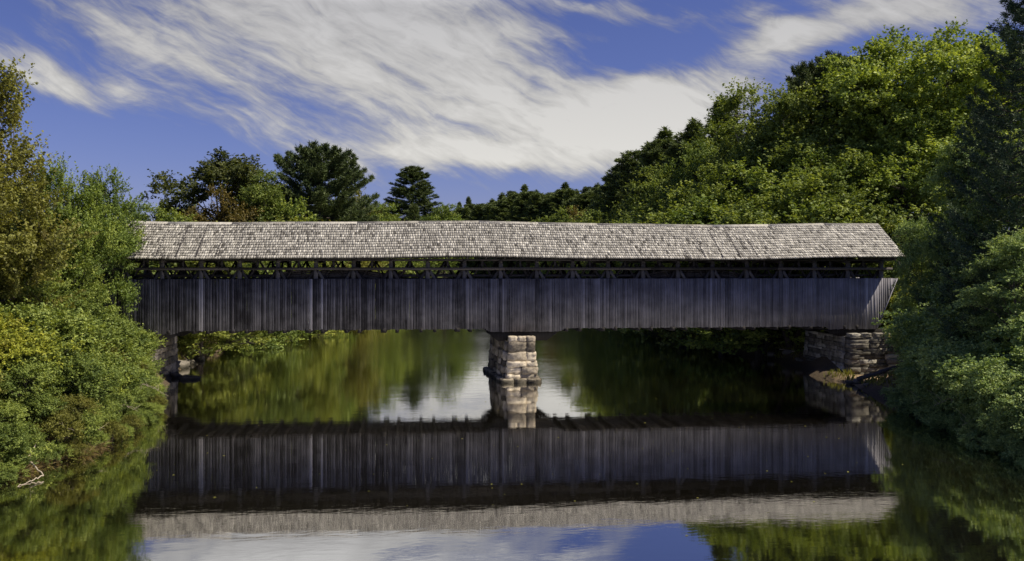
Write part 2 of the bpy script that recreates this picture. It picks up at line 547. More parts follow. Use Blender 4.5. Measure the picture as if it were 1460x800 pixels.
xs = axis(-44, 56, 0.6, 3500); ys = axis(4, 130, 0.7, 3500)
X, Y = np.meshgrid(xs, ys)
P2 = np.stack([X.ravel(), Y.ravel()], 1)
Z = height(P2)
nx, ny = len(xs), len(ys)
idx = np.arange(nx * ny).reshape(ny, nx)
Q = np.stack([idx[:-1, :-1], idx[:-1, 1:], idx[1:, 1:], idx[1:, :-1]], -1).reshape(-1, 4)
tag(link('ground', mesh_np('ground', np.column_stack([P2, Z]), Q, M['ground'], smooth=True)), kind='structure')
tag(link('river_water', mesh_np('river_water', [(-700, -300, 0), (700, -300, 0), (700, 700, 0), (-700, 700, 0)], [(0, 1, 2, 3)], M['water'])), kind='structure')

# ------------------------------------------------------------------ covered bridge
YF, YR = 55.0, 60.2            # outer faces of the two board walls
YM = (YF + YR) / 2
EY0, EY1 = 54.15, 61.05        # eaves
EZ, RZ = 7.76, 10.05
XL, XR = -19.9, 31.35          # roof ends
STOP = 6.42                    # top of the siding
SBOT = 3.27
bridge = thing('covered_bridge', 'long weathered wooden covered bridge with shingled roof and open truss strip crossing the river', 'bridge', (6.0, YM, 3.2))
bridge_off = np.array([6.0, YM, 3.2])


def part(mb, name, mat, parent=None, smooth=False):
    p = parent or bridge
    for v in mb.v: v -= bridge_off
    return mb.build(name, mat, p, smooth)


def sag(x):   # very slight unevenness of an old ridge
    return 0.08 * sin(x * .21 + 1) + 0.025 * sin(x * .53) - 0.02


# roof: individually split shingles on both slopes over a board deck
rr = random.Random(3)
mb = MB()
slope_len = math.hypot(YM - EY0, RZ - EZ)
rows = 14
for side in (0, 1):
    ey = EY0 if side == 0 else EY1
    dY = (YM - ey) / slope_len; dZ = (RZ - EZ) / slope_len
    nY, nZ = (-dZ, abs(dY)) if side == 0 else (dZ, abs(dY))
    ex = slope_len / rows
    for r in range(rows):
        x = XL - rr.uniform(0, .15)
        s0 = r * ex
        while x < XR:
            w = rr.choice((.09, .11, .13, .15, .18)) * rr.uniform(.85, 1.15)
            if x + w > XR: w = XR - x + rr.uniform(0, .04)
            if w < .05: break
            l0 = s0 - rr.uniform(0.0, .02) + (0.03 if rr.random() < .06 else 0)
            l1 = s0 + ex * 1.25
            lift = rr.uniform(.07, .09)
            if rr.random() < .03: lift += .03
            tilt = rr.uniform(-.008, .008)
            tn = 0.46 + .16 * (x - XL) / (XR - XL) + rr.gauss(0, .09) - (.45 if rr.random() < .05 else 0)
            g = .009
            vs = []
            for (xx, dt) in ((x + g, -tilt), (x + w - g, tilt)):
                for (l, up0, up1) in ((l0, .0, lift), (l1, -.01, .012)):
                    for up in (up0, up1):
                        u = up + (dt if up > .02 else 0)
                        vs.append((xx, ey + dY * l + nY * u, EZ + dZ * l + nZ * u + sag(xx)))
            # order: (x0,l0,dn)(x0,l0,up)(x0,l1,dn)(x0,l1,up)(x1..)
            a, b, c, d, e, f, g2, h = vs
            hx = [a, e, g2, c, b, f, h, d] if side == 0 else [e, a, c, g2, f, b, d, h]
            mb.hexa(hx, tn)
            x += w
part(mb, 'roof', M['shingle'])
mb = MB()
for side in (0, 1):
    ey = EY0 + .05 if side == 0 else EY1 - .05
    n = 60
    for i in range(n):
        x0 = XL + .03 + (XR - XL - .06) * i / n; x1 = XL + .03 + (XR - XL - .06) * (i + 1) / n
        v = []
        for (zz) in (-.055, -.012):
            v += [(x0, ey, EZ + .035 + zz + sag(x0)), (x1, ey, EZ + .035 + zz + sag(x1)), (x1, YM, RZ + zz + sag(x1)), (x0, YM, RZ + zz + sag(x0))]
        if side == 1: v = [v[1], v[0], v[3], v[2], v[5], v[4], v[7], v[6]]
        mb.hexa(v, .3)
part(mb, 'roof_deck', M['beam'])
mb = MB()    # ridge cap of two boards
for i in range(13):
    x0 = XL - .02 + (XR - XL + .04) * i / 13; x1 = XL - .02 + (XR - XL + .04) * (i + 1) / 13 - .015
    for sg in (-1, 1):
        v = []
        for dz in (.05, .085):
            v += [(x0, YM + sg * .17, RZ - .125 + dz + sag(x0)), (x1, YM + sg * .17, RZ - .125 + dz + sag(x1)), (x1, YM, RZ + dz + sag(x1)), (x0, YM, RZ + dz + sag(x0))]
        if sg == 1: v = [v[1], v[0], v[3], v[2], v[5], v[4], v[7], v[6]]
        mb.hexa(v, .42)
part(mb, 'ridge_cap', M['shingle'])

# siding: separate vertical boards, dropped skirts over the supports, slanted portals
XLT, XRT, XLB, XRB = -19.5, 31.25, -18.2, 29.85


def board_bottom(x):
    drops = [(-40, -14.7, .0), (4.1, 8.9, .0), (26.4, 60, .0)]
    z = SBOT
    for a, b, _ in drops:
        k = min(1, max(0, min(x - a, b - x) / .35 + .5))
        z = min(z, SBOT - .19 * k)
    return z


def siding(yf, sgn, seed):
    r = random.Random(seed); mb = MB()
    x = XLT
    while x < XRT:
        w = r.choice((.11, .14, .17, .2)) * r.uniform(.9, 1.1)
        x2 = min(x + w, XRT)
        xm = (x + x2) / 2
        top = STOP + r.uniform(-.015, .015)
        bot = board_bottom(xm) + r.uniform(-.02, .02)
        tn = .27 + r.gauss(0, .06) + .34 * min(1, max(0, (xm + 2) / 30))  # boards paler to the right: brighter open-sky light put into their tone
        if r.random() < .05: tn += .15
        if abs(xm - (-6.75)) < .12 or abs(xm - (-6.1)) < .12 or abs(xm + 13.35) < .12: tn = .82 if sgn < 0 else tn
        dy = r.uniform(0, .018) * sgn
        y0 = yf + dy; y1 = yf - .028 * sgn + dy * .5
        g = .006 if r.random() < .9 else .016

        def cut(xx):   # slanted ends
            zb = bot
            if xx > XRB: zb = max(zb, SBOT - .19 + (xx - XRB) / (XRT - XRB) * (STOP - SBOT + .19))
            if xx < XLB: zb = max(zb, SBOT - .19 + (XLB - xx) / (XLB - XLT) * (STOP - SBOT + .19))
            return min(zb, top - .02)
        a, b = x + g, x2 - g
        fy, by = (y0, y1) if y0 < y1 else (y1, y0)
        v = [(a, fy, cut(a)), (b, fy, cut(b)), (b, by, cut(b)), (a, by, cut(a)), (a, fy, top), (b, fy, top), (b, by, top), (a, by, top)]
        mb.hexa(v, tn)
        x = x2
    return mb


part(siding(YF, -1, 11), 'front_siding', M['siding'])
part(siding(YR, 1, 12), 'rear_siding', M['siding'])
# dark horizontal nailer just behind the siding top, and at the foot
for (nm, y) in (('nailer', YF + .10), ('nailer', YR - .10)):
    mb = MB(); mb.box((5.9, y, STOP - .06), (50.2, .10, .16), tone=.3); part(mb, nm, M['beam'])

# truss: posts, X braces, chords, arches on both sides
PS = 2.30
posts_x = [-18.0 + PS * i for i in range(22)]
tr = random.Random(5)
for (yc, s) in ((YF + .32, -1), (YR - .32, 1)):
    lean = 1
    for i, px_ in enumerate(posts_x):
        mb = MB(); mb.box((px_, yc - .02 * s * 0, (3.35 + 7.42) / 2), (.25, .24, 4.07), tone=.55 + tr.uniform(-.1, .15))
        part(mb, 'truss_post', M['post'])
    for i in range(len(posts_x) - 1):
        a, b = posts_x[i], posts_x[i + 1]
        mb = MB()
        mb.beam((a + .08, yc + .07, 3.5), (b - .10, yc + .07, 6.98), .17, .10, .35, (0, 1, 0))
        mb.beam((b - .08, yc - .07, 3.5), (a + .10, yc - .07, 6.98), .17, .10, .6, (0, 1, 0))
        part(mb, 'cross_brace', M['timber' if s > 0 or tr.random() < .45 else 'post'])
    for i in range(len(posts_x) - 1):
        a, b = posts_x[i], posts_x[i + 1]; m_ = (a + b) / 2
        mb = MB()
        mb.beam((m_ - .02, yc - s * .16, 7.52), (a + .18, yc - s * .16, 5.9), .11, .09, .25, (0, 1, 0)); part(mb, 'counter_brace', M['timber'])
        mb = MB()
        mb.beam((m_ + .02, yc - s * .16, 7.52), (b - .18, yc - s * .16, 5.9), .11, .09, .25, (0, 1, 0)); part(mb, 'counter_brace', M['timber'])
    mb = MB(); mb.box((5.9, yc - s * .27, 6.62), (49.4, .07, .14), tone=.3); part(mb, 'inner_rail', M['beam'])
    mb = MB()
    for y2 in (-.19, .19):
        x = -19.2
        while x < 31.0:
            L = min(tr.uniform(7, 10), 31.0 - x)
            mb.box((x + L / 2, yc + y2, 7.06 + tr.uniform(-.01, .01)), (L - .01, .12, .16), tone=.35 + tr.uniform(-.1, .2)); x += L
    part(mb, 'upper_chord', M['beam'])
    mb = MB()
    for y2 in (-.19, .19): mb.box((5.9, yc + y2, 3.48), (48.6, .12, .34), tone=.35)
    part(mb, 'lower_chord', M['beam'])
    mb = MB(); mb.box((5.8, yc, 7.62), (50.6, .26, .12), tone=.3); part(mb, 'wall_plate', M['beam'])
    for i in range(0, 43, 2):   # short studs between chord and plate, midway between the posts
        mb = MB(); mb.box((-18.0 + 1.15 * (i + 1) + tr.uniform(-.1, .1), yc, 7.35), (.13, .14, .42), tone=.3)
        part(mb, 'plate_block', M['beam'])
# laminated arches
for (x0, x1) in ((-17.2, 5.6), (7.0, 28.4)):
    for (yc, s) in ((YF + .66, -1), (YR - .66, 1)):
        mb = MB()
        n = 28
        for lam in range(5):
            off = -.30 + lam * .145
            zz = lambda u: 2.75 + off + 4.0 * (1 - (2 * u - 1) ** 2)
            for i in range(n):
                u0, u1 = i / n, (i + 1) / n
                a = np.array((x0 + (x1 - x0) * u0, yc, zz(u0))); b = np.array((x0 + (x1 - x0) * u1, yc, zz(u1)))
                mb.beam(a, b + (b - a) * .02, .118, .22, .3 + .09 * (lam % 3), (0, 1, 0))
        part(mb, 'laminated_arch', M['timber'])
# rafters and tie beams
for i in range(44):
    x = -19.3 + 1.165 * i
    mb = MB()
    for (ey, ) in ((EY0 + .12,), (EY1 - .12,)):
        mb.beam((x, ey, EZ - .09 + .09 * .75), (x, YM - (.03 if ey < YM else -.03), RZ - .16), .09, .14, .3, (0, 0, 1))
    part(mb, 'rafter_pair', M['beam'])
for i in range(22):
    mb = MB(); mb.box((posts_x[i], YM, 7.52), (.2, YR - YF - .3, .18), tone=.3); part(mb, 'tie_beam', M['beam'])
    if i % 2 == 0 and 0 < i < 21:
        mb = MB()
        mb.beam((posts_x[i] + .11, YF + .45, 6.75), (posts_x[i] + .11, YF + 1.5, 7.48), .10, .10, .4, (1, 0, 0))
        part(mb, 'knee_brace', M['timber']); mb = MB()
        mb.beam((posts_x[i] + .11, YR - .45, 6.75), (posts_x[i] + .11, YR - 1.5, 7.48), .10, .10, .4, (1, 0, 0))
        part(mb, 'knee_brace', M['timber'])
# floor beams whose ends peep out below the siding, deck planks
for i in range(22):
    for dx in (-.42, .42):
        if not (-17 < posts_x[i] + dx < 28.5): continue
        xx = posts_x[i] + dx + tr.uniform(-.06, .06)
        if 4.2 < xx < 8.8: continue
        mb = MB(); mb.box((xx, YM, 3.22 + tr.uniform(-.02, .02)), (.2 + .14 * (dx < 0) * (i % 2), YR - YF + .02, .26), tone=.12); part(mb, 'floor_beam', M['timber'])
mb = MB()
for i in range(120):
    mb.box((-18.6 + .41 * i, YM, 3.42), (.40, YR - YF - .7, .08), tone=.3 + tr.uniform(-.1, .1))
part(mb, 'deck', M['timber'])
# bolsters over the pier and abutments (long timbers with sloped ends)
for (xc, top, botw) in ((6.36, 4.6, 3.1), (-16.9, 4.4, 2.6), (28.6, 4.4, 2.6)):
    for yc in (YF + .42, YR - .42):
        mb = MB()
        z0, z1 = 2.50 if xc == 6.36 else 2.62, 3.06
        h, b = top / 2, botw / 2
        mb.hexa([(xc - b, yc - .3, z0), (xc + b, yc - .3, z0), (xc + b, yc + .3, z0), (xc - b, yc + .3, z0),
                 (xc - h, yc - .3, z1), (xc + h, yc - .3, z1), (xc + h, yc + .3, z1), (xc - h, yc + .3, z1)], .1)
        part(mb, 'bolster', M['timber'])
# portal boards: slanted gable ends
for (xt, xb, sg) in ((XRT, XRB, 1), (XLT, XLB, -1)):
    mb = MB()
    for yy in (YF + .04, YR - .04):
        mb.beam((xb + .03 * sg, yy, 3.15), (xt + .03 * sg, yy, STOP + .0), .05, .16, .85, (0, 1, 0))
    part(mb, 'corner_board', M['siding'])
    mb = MB()
    n = 20
    for i in range(n):
        y0 = YF + .06 + (YR - YF - .12) * i / n; y1 = YF + .06 + (YR - YF - .12) * (i + 1) / n - .012
        zt = RZ - .14 - abs((y0 + y1) / 2 - YM) * (RZ - EZ) / (YM - EY0)
        zb = 7.6
        mb.box((xt - .05 * sg, (y0 + y1) / 2, (zt + zb) / 2), (.03, y1 - y0, zt - zb), tone=.5 + tr.uniform(-.1, .1))
    part(mb, 'gable_end', M['siding'])


# ------------------------------------------------------------------ stonework
def stone(mb, c, d, r, rough=.05, rnd_=.03, tone=.5):
    n = 3
    g = np.linspace(-1, 1, n + 1)
    v = []; q = []
    vid = {}
    def vert(i, j, k):
        key = (i, j, k)
        if key not in vid:
            p = np.array([g[i], g[j], g[k]])
            L = np.linalg.norm(p)
            ps = p / L * 1.35 if L > 0 else p
            p = p * (1 - rnd_) + np.clip(ps, -1.05, 1.05) * rnd_
            p = p * np.array(d) / 2 + np.array([r.gauss(0, rough) for _ in range(3)]) * np.minimum(1, np.array(d) * 1.5)
            vid[key] = len(v); v.append(p + np.array(c))
        return vid[key]
    for a in range(n):
        for b in range(n):
            q.append((vert(a, b, 0), vert(a, b + 1, 0), vert(a + 1, b + 1, 0), vert(a + 1, b, 0)))
            q.append((vert(a, b, n), vert(a + 1, b, n), vert(a + 1, b + 1, n), vert(a, b + 1, n)))
            q.append((vert(a, 0, b), vert(a + 1, 0, b), vert(a + 1, 0, b + 1), vert(a, 0, b + 1)))
            q.append((vert(a, n, b), vert(a, n, b + 1), vert(a + 1, n, b + 1), vert(a + 1, n, b)))
            q.append((vert(0, a, b), vert(0, a, b + 1), vert(0, a + 1, b + 1), vert(0, a + 1, b)))
            q.append((vert(n, a, b), vert(n, a + 1, b), vert(n, a + 1, b + 1), vert(n, a, b + 1)))
    mb.add(v, q, tone)


def split(a, b, lo, hi, r):
    out = [a]
    while b - out[-1] > hi:
        out.append(out[-1] + r.uniform(lo, hi))
    if b - out[-1] < lo * .6 and len(out) > 1: out.pop()
    out.append(b)
    return out


def masonry(mb, x0, x1, y0, y1, z0, z1, courses, wid, depth, r, batter=0.0, skewx=0.0, faces='all', rough=.03, jut=.04):
    """dry stone ring: courses bottom to top; batter widens the foot"""
    zs = [z0]
    while zs[-1] < z1 - courses[0] * .7:
        zs.append(min(z1, zs[-1] + r.uniform(*courses)))
    zs[-1] = z1
    for a, b in zip(zs, zs[1:]):
        k = (z1 - (a + b) / 2) / (z1 - z0) * batter
        X0, X1, Y0, Y1 = x0 - k, x1 + k, y0 - k, y1 + k
        g = .004

        def sk(y): return skewx * (y - y0) / (y1 - y0)
        for (yy, s) in ((Y0, 1), (Y1, -1)):
            if s == -1 and faces == 'front': continue
            cuts = split(X0, X1, wid[0], wid[1], r)
            for p, q2 in zip(cuts, cuts[1:]):
                j = r.uniform(0, jut)
                stone(mb, ((p + q2) / 2 + sk(yy), yy + s * (depth / 2 - j), (a + b) / 2), (q2 - p - g, depth, b - a - g), r, rough * .5)
        cuts = split(Y0 + depth, Y1 - depth, wid[0] * 1.3, wid[1] * 1.3, r)
        for p, q2 in zip(cuts, cuts[1:]):
            for (xx, s) in ((X0, 1), (X1, -1)):
                j = r.uniform(0, jut)
                stone(mb, (xx + s * (depth / 2 - j) + sk((p + q2) / 2), (p + q2) / 2, (a + b) / 2), (depth, q2 - p - g, b - a - g), r, rough * .5)


def core(mb, x0, x1, y0, y1, z0, z1, sk=0.0):
    mb.hexa([(x0, y0, z0), (x1, y0, z0), (x1 + sk, y1, z0), (x0 + sk, y1, z0), (x0, y0, z1), (x1, y0, z1), (x1 + sk, y1, z1), (x0 + sk, y1, z1)], .2)


sr = random.Random(21)
pier = thing('stone_pier', 'battered granite block pier standing in the river under the middle of the bridge', 'bridge pier', (6.3, 57.5, 0))
mb = MB()
masonry(mb, 5.40, 7.04, 54.35, 60.7, -.9, 2.5, (.30, .62), (.62, 1.35), .6, sr, batter=.27, skewx=-.6, rough=.075, jut=.13)
core(mb, 5.75, 6.7, 54.8, 60.2, -.9, 2.42, -.5)
for v in mb.v: v -= np.array([6.3, 57.5, 0])
mb.build('pier_blocks', M['granite'], pier)
mb = MB()   # projecting footing course
for i in range(3):
    stone(mb, (5.28 + i * .82, 54.15, .08), (.80, .8, .32), sr, .04)
for i in range(6):
    stone(mb, (5.06 - .10 * i, 55.0 + i * 1.05, .08), (.6, 1.02, .32), sr, .04); stone(mb, (7.22 - .10 * i, 55.0 + i * 1.05, .06), (.5, 1.02, .3), sr, .04)
for v in mb.v: v -= np.array([6.3, 57.5, 0])
mb.build('footing', M['granite'], pier)
mb = MB()   # cap stones above the masonry, between the bolsters
for i in range(3): stone(mb, (5.68 + i * .56, 54.65, 2.66), (.54, .7, .34), sr, .02, tone=.8)
for v in mb.v: v -= np.array([6.3, 57.5, 0])
mb.build('cap_stone', M['granite'], pier)

ab = thing('stone_abutment', 'dry laid fieldstone abutment under the right end of the bridge above the sandy spit', 'abutment', (30.5, 57.4, 0))
mb = MB()
masonry(mb, 27.65, 34.0, 54.35, 60.9, -.5, 2.62, (.16, .34), (.55, 1.5), .7, sr, batter=.18, rough=.045, jut=.12)
core(mb, 28.0, 33.6, 54.8, 60.5, -.5, 2.5)
for v in mb.v: v -= np.array([30.5, 57.4, 0])
mb.build('abutment_blocks', M['slab'], ab)
mb = MB()
for i in range(7):
    stone(mb, (28.0 + i * .82, 54.55 + sr.uniform(-.05, .1), 2.72), (sr.uniform(.5, .8), .6, sr.uniform(.16, .3)), sr, .03)
for v in mb.v: v -= np.array([30.5, 57.4, 0])
mb.build('cap_stone', M['slab'], ab)

ab = thing('stone_abutment', 'shaded stone abutment under the left end of the bridge half hidden by bushes', 'abutment', (-19.5, 57.4, 0))
mb = MB()
masonry(mb, -23.0, -16.35, 54.35, 60.9, -.5, 2.62, (.3, .5), (.6, 1.4), .6, sr, batter=.12, rough=.04)
core(mb, -22.6, -16.8, 54.8, 60.5, -.5, 2.5)
for v in mb.v: v -= np.array([-19.5, 57.4, 0])
mb.build('abutment_blocks', M['granite'], ab)
mb = MB()
for i in range(8):
    stone(mb, (-22.6 + i * .84, 54.4, 2.76), (.8, .8, .26), sr, .02, tone=.9)
for v in mb.v: v -= np.array([-19.5, 57.4, 0])
mb.build('cap_stone', M['slab'], ab)


# ------------------------------------------------------------------ plants
def leaves_mesh(name, C, A, B, tone, mat):
    """rhombic leaves: centre C, half length A, half width B (all N x 3)"""
    n = len(C)
    nrm = np.cross(A, B); nrm /= np.linalg.norm(nrm, axis=1)[:, None] + 1e-9
    fold = nrm * (np.linalg.norm(B, axis=1)[:, None] * .35)
    v = np.empty((n, 4, 3))
    v[:, 0] = C - A; v[:, 1] = C + B + fold; v[:, 2] = C + A; v[:, 3] = C - B + fold
    return mesh_np(name, v.reshape(-1, 3), np.arange(4 * n).reshape(n, 4), mat, tone)


def unit(v): return v / (np.linalg.norm(v, axis=-1, keepdims=True) + 1e-9)


def tree_mesh(seed, H, lobes, nclump, nleaf, leaf, mat, bark, trunk_r=.22, clump_r=.75, gap=.5, spike=.5, multi=1, droop=0.0, base=0.12, layer=.55):
    """broadleaf tree: limbs run into lobes; leafy twig sprays sit on the limb ends"""
    g = np.random.default_rng(seed)
    lobes = np.array(lobes, float)
    vol = np.prod(lobes[:, 3:6], axis=1) ** .8
    pick = g.choice(len(lobes), nclump * 3, p=vol / vol.sum())
    dirs = unit(g.normal(size=(nclump * 3, 3)))
    dirs[:, 2] = np.where(dirs[:, 2] < -.25 - .6 * (base < .1), -dirs[:, 2], dirs[:, 2])
    rad = g.uniform(.25, 1, nclump * 3) ** .45
    L = lobes[pick]
    Cc = L[:, :3] + dirs * rad[:, None] * L[:, 3:6]
    # leave holes
    ph = g.uniform(0, 6, 9); fr = g.uniform(.8, 1.9, 9) / max(1, H / 10)
    nz = (np.sin(Cc[:, 0] * fr[0] + ph[0] + 1.5 * np.sin(Cc[:, 2] * fr[1])) + np.sin(Cc[:, 1] * fr[2] + ph[1] + Cc[:, 0] * fr[3])
          + np.sin(Cc[:, 2] * fr[4] * 1.3 + ph[2] + Cc[:, 1] * fr[5]))
    ok = (nz > -1.2 + gap * g.uniform(0, 1.6, len(nz))) & (Cc[:, 2] > .15)
    Cc = Cc[ok][:nclump]; L = L[ok][:nclump]
    n = len(Cc)
    out = unit(Cc - L[:, :3] * np.array([1, 1, 1]) + np.array([0, 0, .35]) * L[:, 5:6])
    # twigs
    tw = 6
    td = unit(out[:, None, :] * spike * 1.6 + g.normal(size=(n, tw, 3)) * np.array([1, 1, layer]) + np.array([0, 0, .25 - droop]))
    tl = clump_r * g.uniform(.5, 1.25, (n, tw)) * (1 + spike * .5)
    per = max(1, nleaf // tw)
    s = g.uniform(.05, 1, (n, tw, per)) ** .8
    side = g.normal(size=(n, tw, per, 3)) * (clump_r * .17) * (1.15 - s[..., None])
    cl_s = g.uniform(.75, 1.25, (n, 1, 1))
    Pt = Cc[:, None, None, :] + td[:, :, None, :] * (tl[..., None] * s * cl_s)[..., None] + side
    Pt[..., 2] -= droop * (s ** 2) * tl[..., None] * .8
    C = Pt.reshape(-1, 3)
    m = len(C)
    nn = unit(g.normal(size=(m, 3)) * .75 + np.array([0, 0, .9]) + np.repeat(out, tw * per, 0) * .45)
    a = unit(np.cross(nn, g.normal(size=(m, 3))))
    b = np.cross(nn, a)
    sz = leaf * g.uniform(.6, 1.25, (m, 1))
    ct = np.repeat(g.normal(.5, .16, n), tw * per)
    tone = np.clip(ct + g.normal(0, .13, m), 0, 1)
    crown = leaves_mesh('crown', C, a * sz * .5, b * sz * .32, tone, mat)
    # wood
    mb = MB()
    for k in range(multi):
        a0 = g.uniform(0, 6.28)
        lean = np.array([cos(a0), sin(a0)]) * (0 if multi == 1 else H * .16)
        tt = np.linspace(0, 1, 9)
        top = H * (.82 if multi == 1 else .6)
        pts = np.column_stack([lean[0] * tt + np.sin(tt * 4 + a0) * .018 * H * tt, lean[1] * tt + np.cos(tt * 3 + a0) * .018 * H * tt, -0.4 + (top + .4) * tt])
        mb.tube(pts, trunk_r * (1 - .82 * tt) * (1 + .5 * np.exp(-tt * 14)), 8)
        if k == 0: tp = pts
    order = g.permutation(n)
    nl = min(n, 20 if H > 6 else 10)
    nodes = []
    for i in order[:nl]:
        c = Cc[i]
        zb = max(base * H, min(c[2] * .62, H * .7)); f = (zb + .4) / (H * (.82 if multi == 1 else .6) + .4)
        f = min(f, .93)
        p0 = np.array([np.interp(f, np.linspace(0, 1, 9), tp[:, j]) for j in range(3)])
        tt = np.linspace(0, 1, 6)[:, None]
        mid = np.array([0, 0, .12 * np.linalg.norm(c - p0)])
        pts = p0 + (c - p0) * tt + mid * (np.sin(tt * pi)) * (-1 if g.random() < .6 else .6) + g.normal(0, .03, (6, 3)) * np.linalg.norm(c - p0)* tt * (1 - tt) * 4
        mb.tube(pts, np.interp(tt[:, 0], [0, 1], [trunk_r * .42 * (1 - f * .5), trunk_r * .07]), 5)
        nodes.append(pts)
    NP = np.concatenate(nodes)
    for i in order[nl:nl + 160]:
        c = Cc[i]
        dd = np.linalg.norm(NP - c, axis=1) + (NP[:, 2] > c[2]) * 1.0
        p0 = NP[dd.argmin()]
        tt = np.linspace(0, 1, 4)[:, None]
        pts = p0 + (c - p0) * tt - np.array([0, 0, 1]) * np.sin(tt * pi) * .08 * np.linalg.norm(c - p0)
        mb.tube(pts, np.interp(tt[:, 0], [0, 1], [trunk_r * .11, trunk_r * .035]), 4)
    wood = mesh_np('trunk', np.concatenate(mb.v), np.concatenate(mb.q), bark, smooth=True)
    return wood, crown


def round_lobes(seed, H, R, low=.25, n=9):
    """a few dissimilar lobes stacked in a natural uneven crown"""
    g = random.Random(seed); out = []
    cz = H * (low + 1) / 2; hz = H * (1 - low) / 2
    out.append((0, 0, cz, R * .72, R * .72, hz * .85))
    for i in range(n):
        t = g.uniform(-.8, .85)
        a = i * 2.4 + g.uniform(-.4, .4)
        rr_ = R * math.sqrt(max(.05, 1 - t * t)) * g.uniform(.55, .8)
        s = g.uniform(.28, .46) * R
        out.append((cos(a) * rr_, sin(a) * rr_, cz + hz * t * .88, s, s, s * g.uniform(.65, 1.0)))
    out.append((g.uniform(-.2, .2) * R, g.uniform(-.2, .2) * R, H - R * .38, R * .36, R * .36, R * .36))
    return out


def shrub_lobes(seed, H, R, n=7):
    g = random.Random(seed); out = []
    for i in range(n):
        a = i * 2.4; rr_ = R * g.uniform(.2, .7); s = g.uniform(.38, .6) * R
        out.append((cos(a) * rr_, sin(a) * rr_, H * g.uniform(.25, .72), s, s, H * g.uniform(.2, .32)))
    out.append((0, 0, H * .5, R * .6, R * .6, H * .46))
    return out


def pine_mesh(seed, H, profile, bark, mat, tuft=10, needle=.34, nw=.05, up=.18, whorl=.62, per=6, start=.12, trunk_r=.25, droop=.1, ragged=.25, fill=1.0, side=.45):
    """conifer: whorls of limbs carrying flat sprays of needle tufts; profile(t) gives limb length, t=0 foot .. 1 top"""
    g = np.random.default_rng(seed)
    mb = MB()
    tt = np.linspace(0, 1, 10)
    mb.tube(np.column_stack([.06 * np.sin(tt * 5), .06 * np.cos(tt * 4), -.4 + (H + .3) * tt]), trunk_r * (1 - .93 * tt) + .012, 7)
    C = []; tone = []; dirs = []
    z = H * start
    while z < H * .985:
        t = z / H
        R = profile(t)
        k = per if t < .9 else 4
        a0 = g.uniform(0, 6.28)
        for j in range(k):
            if g.random() < .10: continue
            a = a0 + j * 6.283 / k + g.uniform(-.3, .3)
            L = max(.25, R * g.uniform(1 - ragged * 1.4, 1 + ragged * .5))
            el = up + (t - .4) * .9 * up * 3 + g.uniform(-.1, .1)
            d = np.array([cos(a), sin(a), 0.0])
            u = np.linspace(0, 1, 6)
            zz = z + L * u * math.tan(el) - droop * L * np.sin(u * pi) * .6 + .06 * L * u ** 3
            pts = np.column_stack([d[0] * L * u, d[1] * L * u, zz])
            mb.tube(pts, trunk_r * .22 * (1 - t * .6) * (1 - .85 * u) + .006, 4)
            nt = max(5, int(L * 7.5 * fill))
            us = g.uniform(.22 if L > 1 else .05, 1.03, nt) ** .7
            lat = g.normal(0, 1, nt) * side * L * .35 * (1.15 - us) + g.normal(0, .08, nt)
            px_ = np.interp(us, u, pts[:, 0]) - d[1] * lat; py_ = np.interp(us, u, pts[:, 1]) + d[0] * lat
            pz_ = np.interp(us, u, zz) + g.normal(.05, .07, nt)
            c = np.column_stack([px_, py_, pz_])
            bt = g.normal(.5, .12)
            C.append(c); tone.append(np.full(nt, bt)); dirs.append(np.tile(unit(d + np.array([0, 0, .35])), (nt, 1)))
        z += whorl * g.uniform(.75, 1.25) * (1 if t < .85 else .6)
    C.append(np.column_stack([g.normal(0, .1, 10), g.normal(0, .1, 10), g.uniform(H * .94, H * 1.0, 10)])); tone.append(np.full(10, .6)); dirs.append(np.tile([0, 0, 1.0], (10, 1)))
    C = np.concatenate(C); tone = np.concatenate(tone); dirs = np.concatenate(dirs)
    n = len(C)
    D = unit(dirs[:, None, :] * .8 + g.normal(size=(n, tuft, 3)) * np.array([1, 1, .6]) * .75)
    ln = needle * g.uniform(.6, 1.2, (n, tuft, 1))
    P = C[:, None, :] + D * ln * .5 + g.normal(0, .05, (n, tuft, 3))
    A = (D * ln * .5).reshape(-1, 3)
    B = unit(np.cross(A, g.normal(size=A.shape))) * nw * .5
    tn = np.clip(np.repeat(tone, tuft) + g.normal(0, .13, n * tuft), 0, 1)
    crown = leaves_mesh('crown', P.reshape(-1, 3), A, B, tn, mat)
    wood = mesh_np('trunk', np.concatenate(mb.v), np.concatenate(mb.q), bark, smooth=True)
    return wood, crown


def plant(proto, name, label, cat, x, y, s, rot=None, group=None, mat=None, wood='trunk', leaf='crown', sxy=None, dz=-.05):
    t = thing(name, label, cat, (x, y, gh(x, y) + dz), rnd.uniform(0, 6.28) if rot is None else rot, group)
    sxy = sxy or s
    t.scale = (sxy, sxy, s)
    a = link(wood, proto[0], t)
    b = link(leaf, proto[1], t)
    if mat is not None:
        b.material_slots[0].link = 'OBJECT'
        b.material_slots[0].material = M[mat]
    return t


def plant_px(proto, protoH, px, py_top, z, *a, width=None, **k):
    """stand a plant at photo column px, depth z, tall enough for its top to reach row py_top"""
    x, y = W(px, z)
    Hh = CAMZ + (HOR - py_top) * rz(z) / F - gh(x, y)
    s = Hh / protoH
    return plant(proto, *a, x, y, s, sxy=(width * s if width else None), **k)


